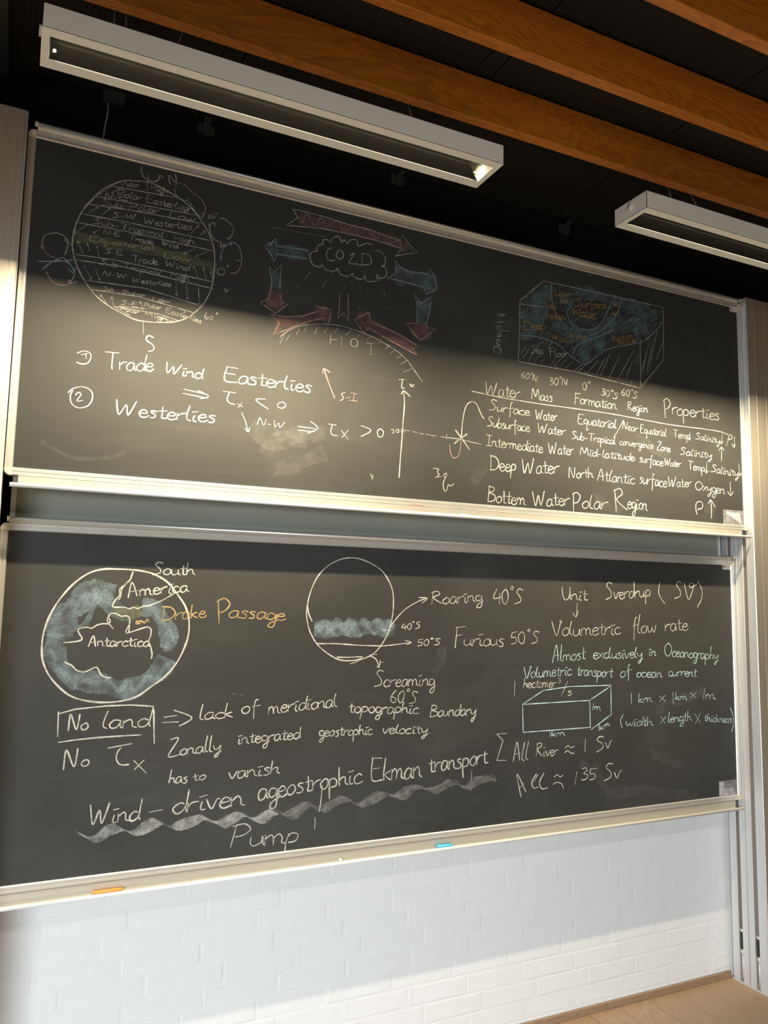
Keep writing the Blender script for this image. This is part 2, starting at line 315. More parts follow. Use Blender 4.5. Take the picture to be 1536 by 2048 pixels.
# ---------- chalk writing and drawings ----------
GL = {}
for _l in """a 9 7,9 3,10 0,5 1,0 5,1 7,8;7,9 7,2 9,0
b 8 1,20 0,8 0,0 4,0 7,4 5,9 1,7
c 8 7,8 4,10 0,6 1,1 4,0 8,2
d 9 7,8 4,10 0,5 2,0 6,2 8,8;9,20 8,10 8,3 9,0
e 8 0,5 6,6 6,9 3,10 0,5 2,0 5,0 8,3
f 8 6,19 4,20 3,14 3,0 3,-9;0,9 8,11
g 8 6,9 2,10 0,5 2,1 6,3 7,9;7,9 7,-2 5,-10 1,-9 3,-4 9,0
h 9 1,20 0,8 0,0;0,5 3,9 6,8 6,3 9,0
i 5 2,9 1,3 2,0 4,1;0,13 5,14
j 5 3,9 3,-6 0,-8;1,13 4,14
k 8 1,20 0,8 0,0;6,9 1,5 7,0
l 5 3,20 1,10 1,2 4,0
m 13 0,10 0,0;0,6 3,10 5,7 5,0;5,6 8,10 10,7 10,2 13,0
n 9 0,10 0,0;0,6 4,10 6,7 6,2 9,0
o 8 4,10 0,6 1,1 4,0 7,4 6,9 3,10
p 9 1,10 0,0 0,-11;0,6 3,10 7,8 6,2 1,1
q 9 6,9 2,10 0,5 2,1 6,3 7,9;7,9 6,-2 6,-11 10,-7
r 7 0,10 0,0;0,5 3,9 7,10
s 7 6,9 3,10 1,8 5,4 4,0 0,0
t 7 3,16 3,6 3,1 7,1;0,10 7,11
u 9 0,9 0,3 2,0 6,3 7,9;7,9 7,2 9,0
v 8 0,10 3,0 7,9 9,9
w 11 0,10 1,1 5,3 6,8;6,4 8,0 11,10
x 8 0,10 7,0;7,10 0,0
y 9 0,10 1,4 4,3 7,8;8,10 6,-4 3,-10 1,-8 4,-4 9,-1
z 8 0,10 7,10 0,0 8,0
A 13 1,-1 6,20 10,0;2,7 11,8
B 12 2,20 0,0;1,19 8,18 8,13 2,11 10,8 9,2 0,0
C 12 11,16 8,20 1,13 1,4 6,0 12,3
D 14 2,20 1,0;0,20 9,18 13,10 9,2 0,0
E 12 1,20 0,10 1,0 11,0;0,20 10,20;1,11 8,11
F 11 2,20 2,10 1,-2;0,20 11,21;2,11 8,12
H 13 1,20 0,0;10,20 10,0;1,10 10,11
I 10 0,20 9,20;5,20 4,0;0,0 9,1
K 12 1,20 0,0;10,19 1,9 11,0
L 10 2,20 0,0 9,0
M 16 0,0 3,20 7,6 12,20 14,0
N 13 0,0 2,20 8,1 11,20
O 14 7,20 1,14 1,4 6,0 12,6 12,15 6,20
P 12 2,20 0,0;0,18 7,20 11,15 7,10 2,9
R 13 2,20 0,0;0,18 7,20 9,15 2,10 12,0
S 12 11,18 6,20 3,16 8,9 8,3 0,0
T 13 0,20 13,20;7,20 6,8 6,0
U 12 0,20 1,5 5,0 9,6 10,20;10,18 10,3 12,0
V 12 0,20 5,0 10,16 12,20 9,20
W 18 1,20 3,1 8,14 10,1 16,20
Z 12 1,20 10,20 0,0 12,1
0 10 5,20 0,13 1,3 5,0 8,8 7,17 4,20
1 4 2,20 1,0
2 10 0,15 4,20 7,15 0,0 9,1
3 10 1,18 5,20 7,16 3,11 8,8 6,1 0,0
4 11 5,20 0,8 10,9;8,15 7,0
5 10 2,19 1,11 6,11 7,3 0,0;2,19 9,20
6 10 7,20 1,10 1,2 6,0 8,6 2,9
- 8 0,6 6,6
. 4 1,1 2,0
, 4 2,2 1,-3
( 6 5,22 0,10 4,-4
) 6 0,22 5,10 1,-4
* 6 3,24 1,21 3,19 5,22 3,24
/ 8 8,20 0,-4
~ 12 0,12 4,14 8,11 12,13;0,6 4,8 8,5 12,7
_ 7 """.split("\n"):
    _p = _l.split(" ", 2); GL[_p[0] if _p[0] != "_" else " "] = (int(_p[1]), _p[2] if len(_p) > 2 else "")

MARKS = '''T|U|w|5|Trade|259,350,400,362,25|2.1
T|U|w|5|Wind|435,363,555,358,19|1.9
T|U|w|5|Easterlies|626,363,928,363,25|1.9
T|U|w|5|Westerlies|294,209,603,220,23|2.1
S|U|w|4|implication_arrow|497,318 570,311;494,304 576,298;542,320 578,305 550,293|1
S|U|w|4|tau_symbol|624,328 666,328;645,327 639,303 648,291 666,289;673,293 691,284;689,298 676,279|1
S|U|w|4|less_than_sign|768,320 735,313 779,287|1
S|U|w|4|zero|838,308 838,305 836,302 834,300 831,298 827,296 823,296 820,296 816,297 813,298 811,300 810,303 810,306 811,309 813,311 816,313 819,315 823,316 827,317 830,316 834,315 836,313 838,311 838,308|1
S|U|b|4|blue_arrow|688,266 702,237 713,202;701,214 713,202 718,219|1
T|U|b|4|N-W|744,231,837,225,12|2
S|U|w|4|implication_arrow|883,240 947,239;883,227 945,228;928,263 956,242 918,219|1
S|U|w|4|tau_symbol|994,261 1024,260;1011,261 1004,237 1011,224 1030,224;1044,243 1069,215;1070,248 1046,219|1
S|U|w|4|greater_than_sign|1117,269 1156,256 1118,230|1
S|U|w|4|zero|1205,252 1205,248 1203,244 1202,240 1199,238 1196,236 1193,235 1190,236 1187,237 1184,240 1183,243 1182,247 1181,251 1182,255 1184,259 1186,262 1189,264 1192,265 1195,265 1198,264 1201,262 1203,259 1205,255 1205,252|1
S|U|w|4|circled_number|175,387 196,397 212,392 215,378 206,360 188,355 175,360;187,384 205,390;199,390 202,373|1
S|U|w|4|circled_number|157,261 170,276 197,285 222,275 226,250 214,228 188,219 168,231 164,254 170,271;178,256 185,266 194,261 183,240 200,243|1
S|U|w|5|letter_s|397,470 383,476 375,469 376,459 393,449 400,438 394,428 382,425|1
S|U|p|5|pink_arrow|1017,353 996,396 972,454;968,434 972,454 995,444|1
S|U|p|4|pink_letters|1055,380 1040,373 1049,359 1035,348;1057,361 1075,367;1077,382 1099,381;1090,381 1085,354;1069,354 1103,355|1
T|U|w|4|Water|1632,451,1793,453,27|1.9
T|U|w|4|Mass|1849,458,1950,461,21|2.1
T|U|w|4|Formation|2058,469,2278,468,23|1.8
T|U|w|4|Region|2339,473,2452,476,19|2
T|U|w|4|P|2552,466,2591,473,33|2.5
T|U|w|4|roperties|2591,486,2876,491,30|1.9
S|U|w|4|ruled_line|1571,454 1710,446 1885,444 2069,446 2223,447 2363,444 2572,438 2793,441 2885,439 2931,431|1
T|U|w|4|Surface|1649,389,1838,389,19|2.3
T|U|w|4|Water|1867,379,1971,385,20|2
T|U|w|4|Equatorial|2076,386,2277,387,21|1.9
S|U|w|3|slash|2317,429 2292,389 2261,347|1
T|U|w|3|Near|2310,389,2393,385,18|1.9
T|U|w|3|Equatorial|2409,384,2554,383,18|2
T|U|w|3|Temp|2594,384,2693,385,17|2
T|U|w|3|.Salinity|2718,391,2873,384,16|1.9
S|U|w|4|down_arrow|2694,414 2689,381;2682,392 2689,381 2697,394|1
S|U|w|4|down_arrow|2893,431 2883,386;2874,397 2883,385 2895,398|1
S|U|w|4|down_arrow|2969,427 2964,379;2951,393 2963,377 2972,393|1
S|U|w|3|rho_symbol|2915,378 2925,401 2936,428 2950,432 2951,416 2930,408|1
T|U|w|4|Subsurface|1641,326,1837,325,20|2
T|U|w|4|Water|1877,326,2012,330,20|2
T|U|w|4|Sub-Tropical|2044,318,2272,320,17|1.9
T|U|w|3|convergence|2294,320,2480,322,16|2
T|U|w|4|Zone|2500,320,2575,317,16|2.2
T|U|w|4|Salinity|2631,311,2822,313,18|1.8
S|U|w|4|up_arrow|2882,307 2884,368;2867,352 2884,369 2900,356|1
T|U|w|4|Intermediate|1637,250,1900,247,22|1.9
T|U|w|4|Water|1929,246,2053,255,22|2.1
T|U|w|4|Mid-latitude|2086,257,2374,259,18|1.8
T|U|w|4|surface|2400,258,2531,251,19|2
T|U|w|4|Water|2540,254,2634,256,16|2.1
T|U|w|4|Temp|2677,251,2777,249,18|2.1
T|U|w|4|.Salinity|2804,251,2986,243,19|1.8
S|U|w|4|down_arrow|2790,295 2786,244;2777,255 2786,243 2797,255|1
S|U|w|4|down_arrow|2989,305 2996,252;2983,263 2996,250 3006,263|1
T|U|w|5|Deep|1656,157,1775,162,27|2.1
T|U|w|5|Water|1803,155,1979,173,29|2.1
T|U|w|4|North|2030,157,2151,170,21|2.1
T|U|w|4|Atlantic|2170,162,2370,160,24|2
T|U|w|4|surface|2398,167,2549,160,25|2
T|U|w|4|Water|2558,163,2694,174,21|2.2
T|U|w|4|Oxygen|2716,164,2896,158,22|1.8
S|U|w|4|down_arrow|2931,216 2933,156;2913,171 2933,154 2951,174|1
T|U|w|5|Bottem|1646,35,1815,33,26|2.4
T|U|w|5|Water|1853,31,2029,50,27|2.2
T|U|w|5|P|2050,25,2088,30,30|2.5
T|U|w|5|olar|2094,41,2222,44,29|2
T|U|w|5|R|2270,39,2330,49,33|2.8
T|U|w|5|egion|2330,57,2436,54,28|2
S|U|w|5|rho_symbol|2723,54 2716,83 2722,106 2745,113 2758,103 2753,85 2726,77|1
S|U|w|5|up_arrow|2807,42 2811,81 2806,125;2792,106 2806,125 2821,111 2834,94|1
S|U|w|4|tau_symbol|1262,456 1288,459;1278,457 1275,428 1287,427;1306,444 1314,445 1311,436 1319,439 1326,447;1314,442 1326,436|1
S|U|w|5|axis_arrow|1284,415 1287,364 1283,307 1280,250 1274,164 1270,95;1274,402 1284,416 1310,399|1
S|U|w|3|zero_marks|1235,268 1243,268 1247,262 1243,255 1239,256;1253,256 1254,255;1267,266 1267,265 1267,263 1266,262 1264,261 1263,260 1262,260 1260,260 1259,260 1258,261 1257,263 1256,264 1256,266 1257,268 1257,269 1258,270 1260,271 1261,272 1263,272 1264,271 1266,271 1267,269 1267,268 1267,266;1273,271 1311,271;1274,264 1292,266|1
S|U|w|3|dashed_line|1323,270 1342,268;1350,267 1367,265;1376,265 1423,264;1438,263 1459,263;1460,263 1528,263;1539,261 1616,252;1464,277 1465,256|0
S|U|w|6|thick_cross|1502,296 1518,278 1539,256 1564,227;1505,295 1533,264;1554,287 1526,266 1497,243;1551,283 1499,247|1
S|U|p|4|pink_cup_curve|1478,245 1480,214 1489,193 1500,189 1515,200 1524,227 1526,259|1
S|U|w|5|hook_curve|1528,268 1532,327 1544,384 1559,406 1576,413 1593,407 1608,381 1620,360 1629,353|1
S|U|w|4|letter_mark|1407,142 1433,142;1433,141 1427,130 1434,123 1425,110;1417,109 1445,115;1467,129 1454,123 1459,112 1468,124 1452,93 1457,62 1467,67 1474,88 1482,82 1497,92|1
S|U|w|3|stray_mark|1167,99 1166,81;1158,101 1163,84|1
S|U|w3|4|long_arrow_outline|840,1007 850,994 861,980 836,956 817,942 877,950 948,960 1052,963 1149,963 1221,958 1261,956 1256,939 1240,919 1284,937 1332,951 1297,977 1267,1006 1261,985 1215,986 1149,997 1051,998 967,1005 895,1007 841,1006|0
S|U|pf|45|long_arrow_shading|866,980 927,977 999,981 1073,982 1149,981 1227,975 1289,962|1
S|U|wf|7|long_arrow_shading|876,963 895,1002 922,966 947,999 968,971 1009,1004 1036,966 1073,998 1095,967 1127,997 1160,968 1182,991 1210,963 1255,981 1267,941 1283,971 1312,951|1
S|U|wf|4|stray_line|766,923 818,925 887,929 969,934|1
S|U|w3|4|cloud_outline|910,839 911,858 925,871 936,872 932,885 944,898 955,902 957,918 972,924 984,915 990,930 1006,943 1021,940 1026,925 1037,937 1049,926 1058,940 1074,947 1086,945 1093,926 1123,943 1147,943;1160,920 1167,925 1186,921 1200,901 1198,877 1185,869 1198,867 1207,850 1199,830 1177,823 1166,834 1169,814 1150,804 1126,803 1119,825 1119,812 1099,803 1075,808 1072,820 1061,808 1040,804 1022,808 1013,826 1006,816 983,810 965,814 956,828 949,818 926,818 915,828 910,840|1
S|U|w3|4|cold_letters|994,897 978,890 970,868 977,851 992,850 1002,855;1035,880 1034,876 1033,872 1031,868 1028,865 1024,862 1021,861 1017,861 1014,863 1011,865 1009,869 1008,872 1008,877 1009,881 1010,886 1013,889 1016,892 1020,894 1024,894 1027,893 1030,891 1033,888 1034,885 1035,880;1059,881 1076,897 1074,889;1074,889 1056,856 1066,854 1093,858;1108,902 1108,861;1106,901 1130,902 1143,889 1142,870 1119,861 1090,853|1
S|U|b|4|blue_arrow|747,852 766,863 784,885 786,873 785,860 840,864 894,869 910,867;910,838 895,838 840,834 787,831 786,816 782,803 767,827 748,850;894,867 905,854 913,837|0
S|U|bf|52|blue_shading|766,851 810,848 855,851 897,851|1
S|U|bf|40|blue_shading|773,870 777,846 780,822|1
S|U|b|4|blue_arrow|1239,901 1262,882 1296,871 1377,879 1385,903 1403,874 1417,833 1410,819 1369,798 1363,823 1326,826 1235,829 1208,827 1240,849 1248,869 1239,899|0
S|U|bf|72|blue_shading|1240,844 1291,851 1343,848 1389,844|1
S|U|bf|55|blue_shading|1389,881 1389,849 1384,816|1
S|U|b|4|blue_arrow|763,780 775,731;763,780 782,764 808,797 803,710|0
S|U|bf|42|blue_shading|786,765 790,737 790,708|1
S|U|p|4|red_arrow|775,731 772,690 766,668 738,650 791,621 815,642 837,663 812,663 805,691|0
S|U|pf|60|red_shading|790,703 788,673 789,635|1
S|U|pf|30|red_shading|757,653 793,655 822,659|1
S|U|p|4|red_arrow|775,615 828,615 887,628 946,656 933,671 997,672 982,610 962,634 907,612 849,580 786,544 807,590 775,613|0
S|U|pf|42|red_shading|799,603 848,602 907,623 969,651|1
S|U|pf|40|red_shading|956,665 982,650 978,624|1
S|U|pf|28|red_shading|807,590 798,557|1
S|U|p|4|red_strokes|1024,735 1024,677 1019,642 1041,668 1061,639 1058,683 1056,741;1058,719 1060,638|0
S|U|p|4|red_arrow|1336,558 1279,578 1212,600 1140,629 1122,606 1084,650 1139,687 1148,651 1205,640 1278,619 1343,591 1318,581 1336,558|0
S|U|pf|48|red_shading|1129,645 1189,630 1256,608 1318,581|1
S|U|pf|48|red_shading|1102,651 1126,668 1124,624|1
S|U|b|4|blue_arrow|1323,786 1350,759 1398,795 1374,679;1323,789 1335,744 1334,680|0
S|U|bf|62|blue_shading|1360,764 1359,722 1355,676|1
S|U|bf|28|blue_shading|1338,765 1356,747 1384,779|1
S|U|p|4|red_arrow|1334,678 1285,672 1349,615 1413,670 1374,671|0
S|U|pf|60|red_shading|1317,664 1351,647 1386,663|1
S|U|w3|3|ground_curve|811,542 849,575 898,598 958,612 1024,618 1093,611 1157,597 1212,578 1257,559 1296,532 1325,500 1361,460|1
S|U|w3|3|hatch_marks|825,552 811,518;845,555 832,531;879,583 869,559;905,594 895,571;945,599 934,572;983,603 969,582;1022,609 1005,588;1074,611 1052,587;1108,601 1096,587;1153,601 1131,584;1193,590 1178,577;1223,579 1207,562;1247,565 1226,545;1274,546 1250,535;1293,531 1270,515;1322,507 1280,485|0
S|U|w3|3|hot_letters|995,583 993,545;996,562 1021,567;1035,582 1036,542;1098,567 1098,563 1096,559 1094,555 1091,552 1087,550 1084,550 1080,550 1077,551 1074,554 1072,557 1071,560 1071,565 1072,569 1073,572 1076,576 1079,578 1083,579 1087,580 1090,579 1093,577 1096,574 1097,571 1098,567;1131,572 1160,574;1150,574 1148,534;1144,534 1153,534|0
S|U|w3|3|rain_strokes|914,794 893,763;873,738 866,727;995,805 989,791;975,776 958,744;943,722 940,716;1052,804 1046,793;1040,767 1042,753;1101,783 1103,758;1102,701 1103,691;1177,821 1183,810;1194,785 1202,760;1218,722 1220,715;855,706 857,704|0
S|U|w3|5|globe_outline|354,980 317,975 282,967 249,946 216,917 189,879 166,841 152,803 144,764 142,727 148,691 160,657 178,624 201,594 227,569 262,548 301,532 340,520 380,520 419,525 459,534 495,552 521,576 548,610 565,647 575,688 578,733 578,773 572,811 558,848 536,882 511,911 482,936 444,954 407,969 379,977 354,980|1
S|U|w3|4|axis_mark|332,1029 331,1013 340,994 361,986 381,991 392,1012;384,1008 392,1013 401,1005|1
S|U|w3|4|pole_line|353,1013 354,980;352,980 353,951|1
S|U|w3|4|pole_line|362,520 365,478|1
T|U|w3|4|N|423,991,451,1005,14|2
S|U|w3|4|latitude_lines|241,939 442,950;192,894 330,899;330,899 511,906;173,863 305,874;305,874 531,881;158,828 307,832;307,832 559,829;150,797 287,801;287,801 568,796;153,695 271,701;271,701 572,690;157,678 293,684;293,684 578,667;187,619 361,627;361,627 529,603;201,593 345,596;345,596 517,575;270,551 409,551;409,551 473,539;275,548 323,531;287,555 373,561;410,540 459,534|0
S|U|gf|36|equator_band|142,749 192,752 251,751 311,752 377,757 444,754 504,750 556,743 585,737|1
T|U|w3|3|Polar|275,945,331,958,9|2
T|U|w3|3|High|363,955,416,957,11|2
T|U|w3|3|Polar Easterlies|264,912,487,913,12|2
T|U|w3|3|N-E|228,896,294,904,8|2
T|U|w3|3|Sub-Polar|217,870,393,882,12|1.8
T|U|w3|3|Low|427,877,507,883,12|1.8
T|U|w3|3|S-W|253,837,326,847,10|1.8
T|U|w3|3|Westerlies|348,839,500,852,12|1.8
T|U|w3|3|Sub-Tropical|197,805,412,805,11|1.8
T|U|w3|3|High|444,803,509,807,10|1.8
T|U|w3|3|N-E|230,778,279,781,8|1.8
T|U|w3|3|Trade|305,777,380,775,9|1.9
T|U|w3|3|Wind|407,779,457,779,10|1.9
T|U|y|3|Equatorial|190,747,386,757,9|2
T|U|y|3|Low|415,741,497,743,10|2
T|U|w3|3|S-E|238,716,291,721,9|1.9
T|U|w3|3|Trade|318,706,397,711,12|1.9
T|U|w3|3|Wind|421,713,497,711,11|2
T|U|w3|3|Sub-Tropical|223,679,410,677,10|1.8
T|U|w3|3|High|439,678,498,678,11|2
T|U|w3|3|N-W|236,643,308,648,9|1.8
T|U|w3|3|Westerlies|323,639,442,648,9|1.8
T|U|w3|3|Sub|239,597,267,598,8|1.8
T|U|w3|3|Polar|296,595,363,597,8|1.8
T|U|w3|3|Low|387,590,441,593,8|1.8
T|U|w3|3|S-E|293,561,345,562,8|2
T|U|w3|3|Polar|362,566,415,566,8|1.8
T|U|w3|3|Easterlies|429,560,543,544,9|1.9
T|U|w3|3|Polar|292,542,348,540,7|1.8
T|U|w3|3|High|366,539,437,532,8|1.8
S|U|w3|3|wind_arrows|183,836 210,862;207,854 210,862 202,860;220,837 245,866;242,857 245,866 237,863;493,834 522,874;520,865 522,874 514,870;528,840 544,860;542,851 544,860 535,856;181,795 144,760;147,768 144,760 152,762;219,791 199,772;202,780 199,772 207,774;514,791 476,766;480,774 476,766 484,766;554,790 515,764;520,773 515,764 523,765;174,704 156,738;163,734 156,738 156,729;193,712 184,738;190,734 184,738 183,730;220,703 213,735;218,730 213,735 210,727;526,698 510,731;517,727 510,731 509,722;554,695 542,731;549,726 542,731 540,721;573,694 567,723;573,718 567,723 564,715;178,665 203,625;196,627 203,625 203,633;210,665 227,626;221,629 227,626 228,634;457,667 461,620;456,627 461,620 464,629;489,669 496,615;491,621 496,615 500,624;529,667 535,605;530,611 535,605 539,613;250,557 231,582;239,579 231,582 232,573;271,555 264,581;270,576 264,581 262,572;360,554 350,582;357,577 350,582 349,573;245,936 208,903;211,911 208,903 216,904;269,937 246,916;250,924 246,916 254,918;427,928 410,910;413,919 410,910 418,913;492,926 472,907;475,916 472,907 480,909;489,566 488,575;493,569 488,575 485,566|0
S|U|w3|3|curl_loops|554,886 563,849 580,833 600,834;574,881 571,895 557,882;589,915 611,912 631,897 636,880 628,858 617,847;616,854 617,846 630,855;63,696 58,717 66,737 88,749 110,749 127,737;127,737 129,710 122,686;48,651 107,663 147,676|1
S|U|p|3|pink_curls|443,983 443,998 470,1000 498,980;499,970 501,979 508,975 528,960 540,938 535,909;534,912 525,919;55,703 62,691 63,700;62,691 78,676 98,672;80,618 77,623 73,617;75,622 91,598 115,590 139,598 152,624 154,642;650,778 664,783 670,781;666,781 666,761 652,738 633,732;580,835 595,831|1
S|U|b|4|blue_curls|436,982 444,959 458,950 479,947 481,958;487,947 506,920 530,901 534,919;598,767 599,797 612,822 633,837 653,834 666,806 669,782;631,826 633,838 643,836;595,771 604,786;142,718 131,731 121,740 123,727;63,628 76,644 95,662 119,667 142,658 153,637;134,645 151,635 154,654;138,612 144,601 165,612;144,613 143,599;95,664 118,676 139,662|1
S|U|w3|3|latitude_numbers|562,921 551,911 554,904 561,908 556,912;572,913 572,912 572,911 571,910 570,909 569,908 568,908 567,908 567,908 566,909 565,910 565,911 565,912 565,913 565,914 566,915 567,916 568,917 569,917 570,917 571,916 572,915 572,914 572,913;579,927 579,927 579,926 578,926 578,926 578,925 577,925 577,925 577,925 576,926 576,926 576,926 576,927 576,927 576,928 577,928 577,928 577,928 578,928 578,928 578,928 579,928 579,928 579,927;593,826 599,826 595,820 601,817 593,813;611,822 611,821 610,820 610,819 609,818 608,817 607,817 606,817 606,817 605,818 604,819 604,820 604,821 604,822 605,823 605,824 606,825 607,825 608,825 609,825 610,824 610,824 610,823 611,822;614,733 614,730 612,726 610,724 608,721 604,719 601,719 598,719 595,719 592,721 590,723 589,726 589,730 590,733 592,736 594,739 597,741 600,742 604,742 607,742 610,741 612,739 613,736 614,733;625,755 625,754 625,754 625,753 624,752 624,752 623,752 622,752 622,752 621,752 621,753 621,754 621,755 621,755 621,756 622,757 622,757 623,758 623,758 624,758 625,757 625,757 625,756 625,755;612,676 618,676 615,670 620,666 611,663;626,669 626,668 626,667 625,666 625,665 624,665 623,665 622,665 622,665 621,665 621,666 620,667 620,668 621,669 621,670 621,670 622,671 623,671 624,671 624,671 625,671 626,670 626,669 626,669;635,678 636,677;560,584 553,567 560,560 566,567 556,569;580,568 580,566 580,565 579,563 578,562 576,562 575,561 574,561 572,562 571,563 571,564 570,565 570,567 570,569 571,570 572,571 573,572 575,573 576,573 577,573 578,572 579,571 580,570 580,568;596,585 596,585 596,584 595,583 595,583 594,582 594,582 593,582 593,582 592,583 592,583 591,584 591,585 592,586 592,587 592,587 593,588 594,588 594,588 595,588 595,587 596,587 596,586 596,585|1
S|U|w3|4|ocean_block_outline|1793,851 1908,956;1908,956 2554,961;2554,961 2548,723;2548,723 2415,581;1793,851 1791,707;1791,707 1784,601;1784,601 2063,600;2063,600 2415,578;2416,796 2413,584;1791,837 1908,846|0
S|U|b|4|ocean_layer_curves|1791,707 1856,716 1922,712 1981,700 2019,675 2064,653 2106,639 2141,652 2181,684 2238,722 2311,747 2411,779 2454,802 2507,848 2552,896;2047,876 2028,853 2029,828 2050,800 2089,786 2135,789 2175,803 2212,841 2241,891 2266,939;1949,953 1949,896 1960,847 1990,809 2027,783;2315,958 2298,902 2264,850 2207,801 2143,764;2057,674 2065,701 2111,734 2190,769 2272,812|1
